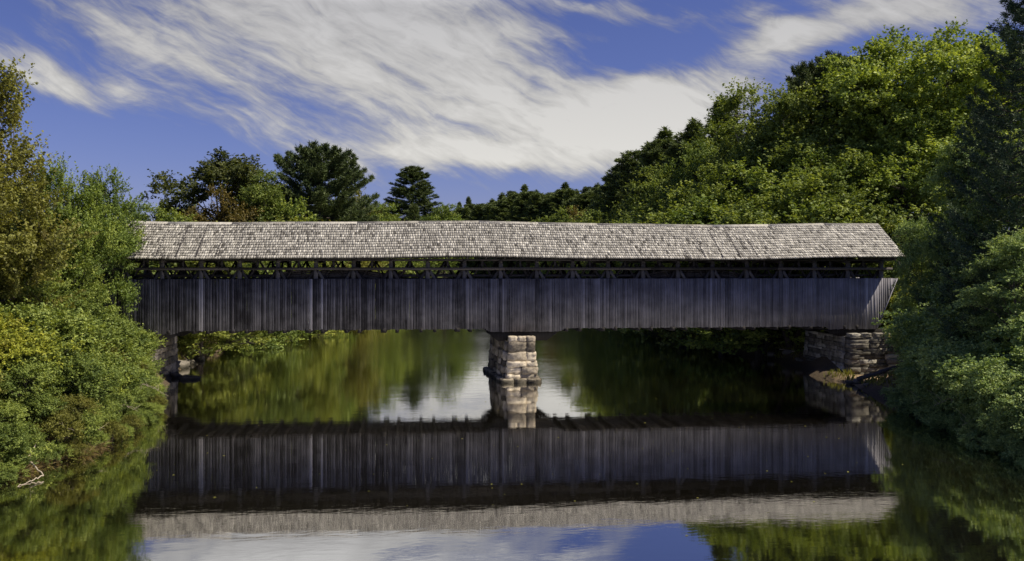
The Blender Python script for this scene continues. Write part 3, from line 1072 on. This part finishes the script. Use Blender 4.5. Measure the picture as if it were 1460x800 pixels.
P = {}
P['oak'] = tree_mesh(1, 17, round_lobes(1, 17, 7.4, .15, 13), 480, 100, .30, M['leaf_oak'], M['bark'], .38, 1.05, .45, .35)
P['maple'] = tree_mesh(2, 20, round_lobes(2, 20, 6.0, .15, 12), 760, 60, .25, M['leaf_green'], M['bark'], .32, .78, .6, .7)
P['maple_b'] = tree_mesh(3, 20, round_lobes(8, 20, 5.2, .12, 13), 720, 60, .25, M['leaf_green'], M['bark'], .30, .78, .65, .7)
P['aspen'] = tree_mesh(4, 20, round_lobes(5, 20, 4.2, .22, 12), 300, 84, .24, M['leaf_green'], M['pale_bark'], .22, .85, .9, .7)
P['low'] = tree_mesh(5, 12, round_lobes(6, 12, 4.6, .0, 10) + [(2.6 * cos(k * 1.05), 2.6 * sin(k * 1.05), 1.9, 2.0, 2.0, 1.8) for k in range(6)], 800, 54, .22, M['leaf_olive'], M['bark'], .2, .6, .4, .8, multi=3, base=.05)
P['ash'] = tree_mesh(6, 12, round_lobes(11, 12, 3.9, .06, 12), 430, 140, .165, M['leaf_green'], M['bark'], .17, .74, .75, 1.7, multi=2)
P['ash_b'] = tree_mesh(16, 11, round_lobes(13, 11, 3.6, .02, 12), 430, 140, .155, M['leaf_green'], M['bark'], .15, .70, .6, 1.2, multi=3)
P['beech'] = tree_mesh(7, 14, round_lobes(14, 14, 4.3, .02, 14), 520, 130, .155, M['leaf_cool'], M['bark'], .2, .85, .35, .6, droop=.35, layer=.3)
P['pine'] = pine_mesh(1, 18, lambda t: 7.2 * (min(1, (t - .02) * 2.2) if t < .45 else max(.06, 1 - ((t - .45) / .57) ** 3.0)), M['bark'], M['needle'], needle=.46, nw=.08, up=.10, whorl=.66, per=9, start=.14, trunk_r=.34, tuft=12, ragged=.12, fill=1.7)
P['cone'] = pine_mesh(2, 20, lambda t: 5.6 * max(.05, (1 - t) ** .55), M['bark'], M['needle'], needle=.42, nw=.08, up=.16, whorl=.55, per=8, start=.06, trunk_r=.3, tuft=11, fill=1.6, ragged=.15)
P['spire'] = pine_mesh(3, 20, lambda t: 3.6 * max(.06, (1 - t) ** .75), M['bark'], M['needle'], needle=.5, nw=.11, up=.2, whorl=.6, per=7, start=.06, trunk_r=.25, tuft=10, ragged=.25, fill=1.5)
P['hemlock'] = pine_mesh(4, 20, lambda t: 6.2 * max(.06, (1 - t) ** .6), M['bark'], M['needle_dark'], needle=.26, nw=.045, up=.05, whorl=.5, per=7, start=.03, trunk_r=.3, tuft=12, droop=.35, fill=1.8, side=.6)
P['shrub'] = tree_mesh(8, 3.0, shrub_lobes(1, 3.0, 1.9), 190, 84, .115, M['leaf_green'], M['bark'], .05, .42, .3, .6, multi=4, base=.03)
P['shrub_b'] = tree_mesh(9, 2.6, shrub_lobes(4, 2.6, 1.7), 180, 84, .105, M['leaf_spring'], M['bark'], .05, .40, .35, .9, multi=4, base=.03)
P['shrub_c'] = tree_mesh(10, 2.8, shrub_lobes(7, 2.8, 2.0), 200, 90, .11, M['leaf_cool'], M['bark'], .05, .45, .3, .5, multi=4, base=.03, droop=.3, layer=.35)

T = plant_px
# ---- far left background, beyond the bridge
T(P['oak'], 17, 318, 219, 104, 'oak_tree', 'broad dark round-crowned tree standing behind the left part of the roof', 'tree', rot=.4, width=1.12)
T(P['pine'], 18, 455, 209, 118, 'pine_tree', 'tall dark pine with flat spreading top rising highest over the left half of the roof', 'tree', rot=1.0, width=.82)
T(P['cone'], 20, 588, 237, 330, 'pine_tree', 'lone cone-shaped pine just left of the gap above mid roof', 'tree', rot=2.0, width=1.7)
T(P['low'], 12, 500, 264, 170, 'leafy_tree', 'olive green rounded tree between the flat-topped pine and the lone cone-shaped pine', 'tree', rot=1.4, width=1.15)
T(P['low'], 12, 318, 266, 96, 'leafy_tree', 'rust tinged low tree in front of the broad dark round-crowned tree', 'tree', rot=3, mat='leaf_rust', width=.9)
T(P['maple_b'], 20, 375, 246, 100, 'leafy_tree', 'fresh green tree at the right flank of the broad dark round-crowned tree', 'tree', rot=2, mat='leaf_green', width=1.0)
T(P['low'], 12, 425, 285, 100, 'leafy_tree', 'small green tree below the flat-topped pine, its top just over the roof', 'tree', rot=4, mat='leaf_deep')
T(P['low'], 12, 545, 292, 240, 'leafy_tree', 'small olive tree at the foot of the lone cone-shaped pine', 'tree', rot=5)
g1 = 'low trees seen through and under the left half of the bridge'
for (px, py, z, m) in ((255, 300, 73, 'leaf_green'), (285, 318, 68, 'leaf_spring'), (350, 320, 80, 'leaf_green'), (405, 310, 92, 'leaf_spring'),
                       (470, 318, 106, 'leaf_olive'), (530, 330, 145, 'leaf_green'), (585, 318, 250, 'leaf_green'), (225, 292, 95, 'leaf_deep'), (560, 325, 200, 'leaf_green')):
    T(P['low'], 12, px, py, z, 'leafy_tree', 'low leafy tree on the far left bank behind the bridge trusses', 'tree', group=g1, mat=m, width=1.25)
for px in range(140, 640, 45):
    T(P['spire' if (px // 45) % 2 else 'maple_b'], 20, px, rnd.uniform(284, 296), rnd.uniform(130, 190), 'forest_tree', 'distant dark tree in the low tree line behind the left trees', 'tree', group='distant tree line on the left', mat='needle' if (px // 45) % 2 else 'leaf_deep', width=1.3)
# ---- distant centre
skyline = [(636, 300), (655, 288), (668, 281), (686, 290), (702, 284), (716, 276), (730, 272), (748, 264), (764, 272), (785, 274), (806, 261), (822, 271), (838, 266), (852, 262), (868, 256)]
ORD = ['first', 'second', 'third', 'fourth', 'fifth', 'sixth', 'seventh', 'eighth', 'ninth', 'tenth', 'eleventh', 'twelfth', 'thirteenth', 'fourteenth', 'fifteenth']
for i, (px, py) in enumerate(skyline):
    T(P['spire' if i % 3 else 'cone'], 20, px, py, 375 - i * 9 + rnd.uniform(-8, 8), 'pine_tree', ORD[i] + ' from the left of the distant dark pines in the skyline above mid roof', 'tree', group='distant pines above mid roof', mat='needle_mid' if i % 2 else None, width=1.4 if i % 3 else 1.0)
for i in range(34):
    px = 616 + i * 8.2
    top = np.interp(px, [a for a, b in skyline], [b for a, b in skyline]) + rnd.uniform(3, 14)
    T(P['cone' if i % 2 else 'spire'], 20, px, top, np.interp(px, (620, 880), (365, 240)) + rnd.uniform(-14, 14), 'pine_tree', 'dark pine filling the distant skyline mass above mid roof', 'tree', group='pines filling the distant skyline', width=1.7, mat='needle_mid')
for i in range(20):
    px = 620 + i * 14
    T(P['low'], 12, px, rnd.uniform(293, 306), np.interp(px, (620, 700, 760, 815, 880), (335, 355, 310, 220, 150)) + rnd.uniform(0, 14), 'leafy_tree', 'distant leafy tree at the far end of the river below the skyline pines', 'tree', group='distant leafy trees at the river end', mat=('leaf_deep', 'leaf_green', 'leaf_deep', 'leaf_olive')[i % 4], width=1.2)
T(P['low'], 12, 824, 296, 205, 'leafy_tree', 'single reddish brown tree among distant green trees above mid roof', 'tree', mat='leaf_rust')
# ---- right hillside wood, far to near
spec = [(885, 236, 150, 'cone', None), (905, 214, 138, 'cone', None), (925, 205, 130, 'spire', None), (945, 198, 122, 'cone', None), (968, 215, 116, 'maple_b', 'leaf_green'),
        (985, 188, 110, 'cone', None), (905, 262, 118, 'maple_b', 'leaf_green'), (940, 250, 106, 'maple_b', 'leaf_green'), (875, 275, 140, 'low', 'leaf_green')]
npine = 0
for (px, py, z, p, m) in spec:
    H = {'cone': 20, 'spire': 20, 'maple_b': 20, 'low': 12}[p]
    lab0 = ORD[npine] + ' from the left of the tall pines where the right wood starts to rise'
    npine += p in ('cone', 'spire')
    lab = {'cone': lab0, 'spire': lab0}.get(p, 'leafy green tree at the foot of the rising pines on the far right bank')
    T(P[p], H, px, py, z, 'pine_tree' if p in ('cone', 'spire') else 'leafy_tree', lab, 'tree', group='pines where the right wood rises' if p in ('cone', 'spire') else 'leafy trees below the rising pines', mat=m or 'needle_mid', width=1.15 if p in ('maple_b', 'low') else 1.35)
T(P['aspen'], 20, 1075, 122, 84, 'aspen_tree', 'airy pale-barked tree with its feathery top against the white cloud', 'tree', rot=.8, width=.95)
T(P['aspen'], 20, 1122, 132, 80, 'aspen_tree', 'second airy tree just right of the feathery pale-barked tree', 'tree', rot=2.8, width=.95)
T(P['maple_b'], 20, 1020, 178, 96, 'maple_tree', 'round green tree left of the feathery pale-barked tree', 'tree', rot=1.5, width=1.2)
T(P['pine'], 18, 1180, 84, 84, 'pine_tree', 'round-topped pine poking above the wood left of the big bright maple', 'tree', rot=4.2, width=.62)
T(P['maple'], 20, 1270, 44, 76, 'maple_tree', 'biggest bright green maple on the skyline at the upper right', 'tree', rot=1.1, width=1.0, mat='leaf_bright')
T(P['maple'], 20, 1375, 38, 74, 'maple_tree', 'tall bright green maple beside the black-green conifer at the right edge', 'tree', rot=3.3, width=1.0, mat='leaf_bright')
T(P['maple_b'], 20, 1215, 112, 76, 'maple_tree', 'green tree filling the slope below the round-topped pine', 'tree', rot=2.2, width=1.2)
T(P['maple_b'], 20, 1150, 145, 78, 'maple_tree', 'green tree between the airy pale-barked trees and the round-topped pine', 'tree', rot=5.0, width=1.2)
gR = 'leafy trees filling the wood on the right slope'
for (px, py, z, p, m) in ((1030, 238, 74, 'maple_b', 'leaf_green'), (1085, 232, 70, 'low', 'leaf_deep'), (1130, 250, 67, 'low', 'leaf_green'), (1180, 215, 72, 'maple', 'leaf_deep'),
                          (1235, 225, 70, 'low', 'leaf_green'), (1290, 170, 70, 'maple_b', 'leaf_bright'), (1330, 120, 72, 'maple', 'leaf_bright'), (1420, 90, 78, 'maple_b', 'leaf_deep'),
                          (1455, 60, 84, 'maple', 'leaf_deep'), (1130, 180, 92, 'maple', 'leaf_deep'), (1060, 200, 98, 'maple', 'leaf_deep'), (1250, 130, 88, 'maple', 'leaf_deep'),
                          (1340, 100, 86, 'maple', 'leaf_deep'), (975, 262, 84, 'low', 'leaf_green'), (1020, 285, 78, 'low', 'leaf_spring'), (1195, 290, 68, 'low', 'leaf_spring'), (1250, 300, 67, 'low', 'leaf_green'),
                          (940, 290, 96, 'low', 'leaf_deep'), (900, 296, 112, 'low', 'leaf_green'), (1110, 300, 72, 'low', 'leaf_deep')):
    H = {'maple': 20, 'maple_b': 20, 'low': 12}[p]
    T(P[p], H, px, py, z, 'leafy_tree', 'green leafy tree packed among others in the wood behind the right half of the roof', 'tree', group=gR, mat=m, width=1.2)
for i, (px, py, z) in enumerate(((948, 184, 124), (990, 172, 106), (1030, 140, 98), (1143, 112, 90), (1160, 102, 94), (1216, 86, 92))):
    T(P['spire'], 20, px, py, z, 'pine_tree', ORD[i] + ' from the left of the slender pines poking out of the right wood', 'tree', group='slender pines in the right wood', mat='needle_mid', width=1.5)
for i, (px, py, z) in enumerate(((1000, 205, 90), (1045, 190, 86), (1100, 178, 82), (1145, 168, 80), (965, 232, 98))):
    T(P['maple'], 20, px, py, z, 'leafy_tree', 'upright green tree on the rising edge of the right wood', 'tree', group='upright trees on the rising edge of the right wood', mat=('leaf_deep', 'leaf_green')[i % 2], width=.85)
# understorey along the far right shore, seen below the deck
gU = 'bushes along the shaded far right shore'
for (px, z) in ((860, 150), (885, 132), (915, 114), (945, 99), (985, 88), (1015, 82), (1050, 77), (1085, 72), (1120, 69), (1150, 65.5), (1000, 92), (1070, 80), (1135, 72)):
    x, y = W(px + 10, z + 3)
    plant(P[rnd.choice(('shrub', 'shrub_c'))], 'shrub', 'dark bush on the shaded shore under the right half of the bridge', 'shrub', x, y, rnd.uniform(1.1, 1.7), group=gU, mat='leaf_deep', wood='stems', leaf='foliage', sxy=rnd.uniform(1.4, 2.0))
gV = 'bushes along the far left shore'
for (px, z) in ((240, 67), (268, 69), (296, 77), (325, 85), (350, 94), (385, 104), (420, 118), (465, 134), (505, 150)):
    x, y = W(px - 6, z + 1.5)
    plant(P[rnd.choice(('shrub', 'shrub_b'))], 'shrub', 'sunlit bush on the far left shore seen beneath the deck', 'shrub', x, y, rnd.uniform(.8, 1.1) if z > 72 else .75, group=gV, mat='leaf_spring' if z < 100 else 'leaf_green', wood='stems', leaf='foliage', sxy=rnd.uniform(1.2, 1.7))

# ---- near left bank
T(P['ash'], 12, -34, 76, 35, 'leafy_tree', 'tall brownish green tree cut off by the left edge against the sky', 'tree', rot=1.9, mat='leaf_olive', width=.85)
T(P['ash'], 12, 84, 218, 46, 'ash_tree', 'green tree with upswept feathery shoots at the left beside the roof end', 'tree', rot=.2, width=.78, mat='leaf_deep')
T(P['ash_b'], 11, 140, 250, 51, 'ash_tree', 'green tree whose branches overlap the left end of the shingle roof', 'tree', rot=1.2, width=.74, mat='leaf_deep')
T(P['ash_b'], 11, 95, 300, 45, 'leafy_tree', 'dense olive tree below the feathery shoots covering the left end of the siding', 'tree', rot=3.7, width=.9, mat='leaf_green')
T(P['cone'], 20, 10, 262, 43, 'pine_tree', 'small soft green pine between the tall left edge tree and the feathery tree', 'tree', rot=2.5, width=1.3)
T(P['ash'], 12, 12, 318, 38, 'leafy_tree', 'green leafy tree low at the left edge above the thicket', 'tree', rot=4.4, width=.95)
T(P['ash_b'], 11, -40, 260, 36, 'leafy_tree', 'leafy tree rising half outside the left edge under the tall brownish tree', 'tree', rot=5.4, width=.9, mat='leaf_olive')
gL = 'shrubs of the sunlit thicket on the near left bank'
lr = random.Random(17)
for (px, z, s, p, m) in ((-30, 29, 1.0, 'shrub', 'leaf_lime'), (15, 28.6, .95, 'shrub_b', 'leaf_lime'), (50, 29.4, .95, 'shrub', 'leaf_lime'), (85, 30, .95, 'shrub_b', 'leaf_green'), (120, 31, .95, 'shrub', 'leaf_green'),
                         (150, 33.5, .95, 'shrub_b', 'leaf_green'), (30, 33, 1.1, 'shrub', 'leaf_green'), (80, 34.5, 1.1, 'shrub', 'leaf_green'), (125, 36, 1.1, 'shrub_b', 'leaf_green'), (160, 38, .85, 'shrub', 'leaf_green'),
                         (100, 40, 1.1, 'shrub', 'leaf_green'), (150, 42, 1.1, 'shrub_b', 'leaf_green'), (160, 43, .9, 'shrub', 'leaf_green'), (180, 48, .7, 'shrub', 'leaf_green'), (150, 48, 1.0, 'shrub_b', 'leaf_green'),
                         (-20, 34, 1.2, 'shrub_b', 'leaf_lime'), (60, 39, 1.2, 'shrub', 'leaf_green'), (10, 39, 1.2, 'shrub_b', 'leaf_green'), (175, 52, .7, 'shrub_b', 'leaf_green'), (190, 49, .85, 'shrub', 'leaf_green'), (200, 51.5, .75, 'shrub_b', 'leaf_green'), (204, 46.5, .6, 'shrub', 'leaf_green')):
    x, y = W(px, z)
    lime = m == 'leaf_lime'
    plant(P[p], 'shrub', 'yellow-green sunlit shrub at the far left of the near bank thicket' if lime else 'green shrub in the thicket sloping down the near left bank to the water', 'shrub', x, y, s * lr.uniform(.85, 1.05),
          group=gL, mat=m, wood='stems', leaf='foliage', sxy=s * lr.uniform(.95, 1.2))
def along(line, step, offs, fn):
    pts = [np.array(W(*p)) for p in line]
    side = 1
    for a, b in zip(pts, pts[1:]):
        L = np.linalg.norm(b - a); n = max(1, int(round(L / step)))
        for i in range(n):
            p = a + (b - a) * (i + .5) / n
            nv = np.array([-(b - a)[1], (b - a)[0]]) / L
            if signed_dist([p + nv])[0] < 0: nv = -nv
            fn(p + nv * offs, i)


def left_fill(off, s):
    def f(p, i):
        x, y = p + np.array([lr.uniform(-.3, .3), lr.uniform(-.3, .3)])
        if off < 1.5 and y < 29.5 and x < -9: return
        plant(P[lr.choice(('shrub', 'shrub_b'))], 'shrub', 'green shrub in the thicket sloping down the near left bank to the water', 'shrub', x, y, s * lr.uniform(.8, 1.15), group=gL,
              mat='leaf_lime' if (x < -14.5 and y < 31) else lr.choice(('leaf_green', 'leaf_green', 'leaf_olive')), wood='stems', leaf='foliage', sxy=s * lr.uniform(.95, 1.25))
    return f


NL = [(-60, 23), (0, 24.6), (60, 26.5), (120, 28), (170, 32), (205, 38), (228, 46)]
along(NL, 1.1, -.1, left_fill(-.1, .36))
along(NL, 1.3, .5, left_fill(.5, .5))
along(NL, 1.6, 1.2, left_fill(1.2, .6))
along(NL, 1.9, 2.2, left_fill(2.2, .72))
# ---- near right bank
T(P['hemlock'], 20, 1475, -60, 37, 'hemlock_tree', 'black-green conifer with drooping boughs cut off by the right edge', 'tree', rot=.7, width=.85)
T(P['hemlock'], 20, 1400, 150, 46, 'hemlock_tree', 'shorter dark conifer standing inward of the black-green right edge conifer', 'tree', rot=2.7, width=.85)
T(P['beech'], 14, 1312, 312, 51.0, 'beech_tree', 'small leafy tree whose tips hang over the right end of the eave', 'tree', rot=1.0, width=.62)
T(P['beech'], 14, 1385, 200, 47, 'beech_tree', 'cool green broadleaf tree drooping over the right end of the roof', 'tree', rot=2.0, width=.8)
T(P['beech'], 14, 1420, 250, 40, 'beech_tree', 'cool green broadleaf tree before the dark conifers on the right bank', 'tree', rot=4.0, width=.9)
T(P['beech'], 14, 1450, 330, 33, 'beech_tree', 'low spreading broadleaf tree at the right edge over the water', 'tree', rot=5.6, width=1.1)
gS = 'shaded shrubs along the near right bank'
for (px, z, s) in ((1345, 52, .9), (1345, 46, 1.0), (1335, 42, .9), (1345, 38, 1.05), (1375, 35.5, 1.05), (1410, 33, 1.0), (1445, 30.5, 1.0), (1480, 29, 1.0), (1335, 44, 1.4), (1380, 41, 1.4), (1430, 37, 1.4), (1470, 34, 1.4), (1360, 49.5, 1.2)):
    x, y = W(px, z)
    plant(P['shrub_c'], 'shrub', 'cool green shaded shrub hanging over the water on the near right bank', 'shrub', x, y, s * lr.uniform(.85, 1.05), group=gS, wood='stems', leaf='foliage', sxy=s * lr.uniform(1.0, 1.25))

def right_fill(off, s):
    def f(p, i):
        x, y = p + np.array([lr.uniform(-.3, .3), lr.uniform(-.3, .3)])
        plant(P[lr.choice(('shrub', 'shrub_c'))], 'shrub', 'cool green shaded shrub hanging over the water on the near right bank', 'shrub', x, y, s * lr.uniform(.8, 1.15), group=gS,
              mat='leaf_cool', wood='stems', leaf='foliage', sxy=s * lr.uniform(1.0, 1.3))
    return f


NR = [(1285, 41), (1310, 38), (1375, 32), (1450, 27.5), (1560, 24)]
along(NR, 1.1, -.1, right_fill(-.1, .4))
along(NR, 1.3, .5, right_fill(.5, .52))
along(NR, 1.5, 1.2, right_fill(1.2, .7))
along(NR, 1.9, 2.2, right_fill(2.2, .85))
# sunlit bushes just past the right portal, seen beyond the slanted end
for (px, z, s) in ((1296, 58, .95), (1318, 61, 1.2), (1300, 66, 1.3), (1340, 57, 1.2)):
    x, y = W(px, z)
    plant(P['shrub'], 'shrub', 'bright bush behind the slanted right end of the bridge siding', 'shrub', x, y, s, group='bright bushes past the right portal', mat='leaf_lime', wood='stems', leaf='foliage', sxy=s * 1.2)
for (px, z) in ((228, 66), (250, 67.5), (275, 71), (300, 76), (330, 84), (365, 95), (400, 106), (440, 121), (480, 134), (525, 153), (565, 180), (600, 220)):
    x, y = W(px - 8, z)
    big = rnd.uniform(1.9, 2.4)
    plant(P['shrub'], 'shrub', 'sunlit bush on the far left shore seen beneath the deck', 'shrub', x, y, big * (.8 if z < 80 else 1), group=gV, mat='leaf_spring' if rnd.random() < .5 else 'leaf_green', wood='stems', leaf='foliage', sxy=big * 1.2)
for (px, z) in ((875, 142), (900, 126), (930, 110), (965, 96), (1000, 87), (1035, 81), (1070, 77), (1105, 73.5), (1140, 70), (1180, 68), (1215, 67)):
    x, y = W(px + 10, z + 1.5)
    big = rnd.uniform(1.7, 2.2)
    plant(P['shrub_c'], 'shrub', 'dark bush on the shaded shore under the right half of the bridge', 'shrub', x, y, big, group=gU, mat=rnd.choice(('leaf_deep', 'leaf_green')), wood='stems', leaf='foliage', sxy=big * 1.2)

# ------------------------------------------------------------------ ground cover, rocks, driftwood
def ground_cover():
    g = np.random.default_rng(5)
    n = 130000
    Pn = np.column_stack([g.uniform(-34, 42, n), g.uniform(22, 100, n)])
    d = signed_dist(Pn)
    ok = (d > .05 + g.uniform(0, .5, n)) & (d < 11)
    sand = np.hypot((Pn[:, 0] - 29.5) / 2.8, (Pn[:, 1] - 51.0) / 3.4) < 1
    under = (Pn[:, 1] > 54) & (Pn[:, 1] < 61.2) & (Pn[:, 0] > -24) & (Pn[:, 0] < 34.5)
    ok &= ~sand & ~under
    Pn = Pn[ok]; n = len(Pn)
    z = height(Pn)
    k = 2
    Pn = np.repeat(Pn, k, 0) + g.normal(0, .08, (n * k, 2)); z = np.repeat(z, k)
    n = n * k
    hh = g.uniform(.12, .5, n)
    C = np.column_stack([Pn, z + hh * .45])
    A = np.column_stack([g.normal(0, .35, n), g.normal(0, .35, n), np.ones(n)]) * (hh * .5)[:, None]
    B = unit(np.cross(A, g.normal(size=(n, 3)))) * g.uniform(.02, .05, (n, 1))
    me = leaves_mesh('ground_cover', C, A, B, np.clip(g.normal(.5, .2, n), 0, 1), M['leaf_olive'])
    tag(link('ground_cover', me), 'grass and low weeds covering the river banks', 'ground cover', kind='stuff')


ground_cover()

rk = random.Random(9)


def rock_mesh(seed, mat):
    r = random.Random(seed); mb = MB()
    stone(mb, (0, 0, 0), (1, .8, .5), r, .06, .75)
    me = mesh_np('rock', np.concatenate(mb.v), np.concatenate(mb.q), mat, smooth=False)
    return me


RM = [rock_mesh(i, M['rock']) for i in range(4)]


def put_rock(px, z, s, label, group=None, rz=None, sink=.12):
    x, y = W(px, z)
    o = link('rock', RM[rk.randrange(4)])
    o.location = (x, y, max(gh(x, y), -.05) + sink * s)
    o.scale = (s * rk.uniform(.8, 1.4), s, s * rk.uniform(.6, 1))
    o.rotation_euler = (rk.uniform(-.15, .15), rk.uniform(-.15, .15), rk.uniform(0, 6.28))
    tag(o, label, 'rock', group)


put_rock(1036, 77.5, 1.5, 'pale flat rock on the shaded far shore under the right half of the deck')
put_rock(272, 56.0, .9, 'flat pale rock just breaking the water beside the left abutment')
for i, (px, z, s) in enumerate(((236, 58.5, .9), (246, 60.5, 1.1), (258, 62, 1.0), (250, 57, .8), (270, 64.5, 1.0), (232, 55.5, .7), (284, 67, .9))):
    put_rock(px, z, s, 'dark rock in the heap at the foot of the left abutment', 'dark rocks at the left abutment foot')
for (px, z, s) in ((1060, 73.5, .8), (1080, 71, 1.0), (1100, 68.5, .8), (1125, 66, .7), (1010, 79.5, .8), (1140, 63.5, .6), (975, 90, 1.0), (1065, 75.5, 1.2)):
    put_rock(px, z, s, 'grey rock on the dark shore left of the right abutment', 'rocks on the shore left of the right abutment')
for (px, z, s) in ((1212, 53.6, .5), (1224, 53.2, .7), (1240, 52.6, .45), (1258, 51.5, .5), (1236, 49.6, .4)):
    put_rock(px, z, s, 'small stone on the sandy spit below the right abutment', 'small stones on the sandy spit')


def branch(name, label, pts, r0, r1, cat='branch', group=None, mat='drift', twigs=0):
    """pts in world"""
    pts = np.array(pts, float)
    o0 = pts[0].copy()
    t = np.linspace(0, 1, len(pts)); tt = np.linspace(0, 1, 14)
    pp = np.column_stack([np.interp(tt, t, pts[:, k]) for k in range(3)])
    g = np.random.default_rng(len(label)); pp[1:-1] += g.normal(0, .018, (12, 3))
    mb = MB(); mb.tube(pp - o0, np.linspace(r0, r1, 14), 6)
    for i in range(twigs):
        k = g.integers(3, 12); d = unit(g.normal(size=3) + np.array([0, 0, .6])) * g.uniform(.3, .9)
        mb.tube([pp[k] - o0, pp[k] - o0 + d * .5 + g.normal(0, .04, 3), pp[k] - o0 + d], [r1 * 1.1, r1 * .8, r1 * .3], 5)
    o = mb.build(name, M[mat], None, True); o.location = o0
    tag(o, label, cat, group)


def specks():
    g = np.random.default_rng(3); C = []
    for i in range(150):
        px, z = g.uniform(150, 1300), g.uniform(19, 50)
        x, y = W(px, z)
        if signed_dist([(x, y)])[0] < -.3: C.append((x, y, .006))
    for i in range(260):       # gathered along the left bank
        t_ = g.random(); px = 20 + t_ * 190; z = np.interp(px, [0, 60, 120, 170, 205], [24.6, 26.5, 28, 32, 38]) - g.exponential(.8)
        x, y = W(px, z)
        if signed_dist([(x, y)])[0] < -.1: C.append((x, y, .006))
    C = np.array(C); n = len(C)
    a = g.uniform(0, 6.28, n); s_ = g.uniform(.02, .06, (n, 1))
    A = np.column_stack([np.cos(a), np.sin(a), g.uniform(-.1, .1, n)]) * s_; B = np.column_stack([-np.sin(a), np.cos(a), g.uniform(-.1, .1, n)]) * s_ * .6
    tag(link('fallen_leaves', leaves_mesh('fallen_leaves', C, A, B, g.random(n), M['leaf_olive'])), 'small fallen leaves and scum drifting on the dark water', 'floating leaves', kind='stuff')


specks()


def dry_grass():
    g = np.random.default_rng(8); n = 5200
    px = g.uniform(-60, 150, n); zz = np.interp(px, [-120, 0, 60, 120, 170], [21, 24.6, 26.5, 28, 32]) + g.uniform(-.35, 1.3, n)
    Q_ = np.array([W(a, b) for a, b in zip(px, zz)])
    zg = np.maximum(height(Q_), .0)
    ln = g.uniform(.25, .7, n)
    d = unit(np.column_stack([g.normal(.35, .45, n), g.normal(-.35, .45, n), g.uniform(.1, 1.0, n)]))
    C = np.column_stack([Q_, zg]) + d * (ln * .45)[:, None]
    B = unit(np.cross(d, g.normal(size=(n, 3)))) * g.uniform(.006, .014, (n, 1))
    tag(link('dry_grass', leaves_mesh('dry_grass', C, d * (ln * .5)[:, None], B, g.random(n), M['straw'])), 'dry straw-coloured grass and roots hanging at the lower left waterline', 'dry grass', kind='stuff')


dry_grass()


def wp(px, z, h): x, y = W(px, z); return (x, y, h)


branch('dead_branch', 'pale bare forked branch lying at the waterline at the lower left', [wp(18, 25.6, .62), wp(40, 25.2, .50), wp(62, 24.6, .10)], .045, .02, twigs=2)
branch('dead_branch', 'thin pale stick leaning below the forked branch at the lower left', [wp(62, 24.6, .1), wp(44, 24.2, .04), wp(22, 23.6, -.02)], .022, .012)
branch('fallen_log', 'brown log lying on the sand against the right abutment', [wp(1222, 52.4, .35), wp(1262, 51.6, .95), wp(1290, 51.2, 1.35)], .15, .10, 'log', mat='timber')
branch('fallen_log', 'thin fallen trunk hanging over the water on the near right bank', [wp(1302, 39.2, .35), wp(1345, 37, .75), wp(1375, 35.6, 1.1)], .05, .03, 'log', mat='timber', twigs=3)
gB = 'pale dead branches on the shaded shore'
for i in range(9):
    px = 985 + i * 18; z = 83 - (px - 985) * .125 + rk.uniform(-.5, .5)
    a = rk.uniform(-.5, .5)
    h = rk.uniform(.3, 1.3)
    branch('dead_branch', 'pale dead branch tangled on the shaded shore beneath the right half of the deck',
           [wp(px, z, h), wp(px + 22, z + a, h + rk.uniform(-.2, .4)), wp(px + 45, z + a * 2, h + rk.uniform(-.3, .8))], .05, .02, group=gB, twigs=4)
for (px, z, h, L) in ((70, 27.5, 1.2, 1.1), (115, 29, .9, 1.0), (165, 33.5, 1.0, 1.1), (190, 37, 1.5, 1.3), (1330, 36.2, 1.0, 1.3), (1400, 31.2, .8, 1.2), (1365, 33.4, 1.3, 1.4)):
    x, y, _ = wp(px, z, 0); sx = 1 if px < 700 else -1
    branch('dead_branch', 'bare grey twig sticking out of the bank thicket over the water', [(x - sx * .5, y, h), (x + sx * L * .4, y - .3, h + .1), (x + sx * L, y - .5, h - .15)], .018, .006, group='bare twigs sticking out of the thickets', twigs=7)
branch('dead_branch', 'bare thin branch reaching over the left shore near the bushes', [wp(205, 40.5, 1.4), wp(222, 40, 1.0), wp(240, 39.5, .7)], .02, .008, twigs=4)
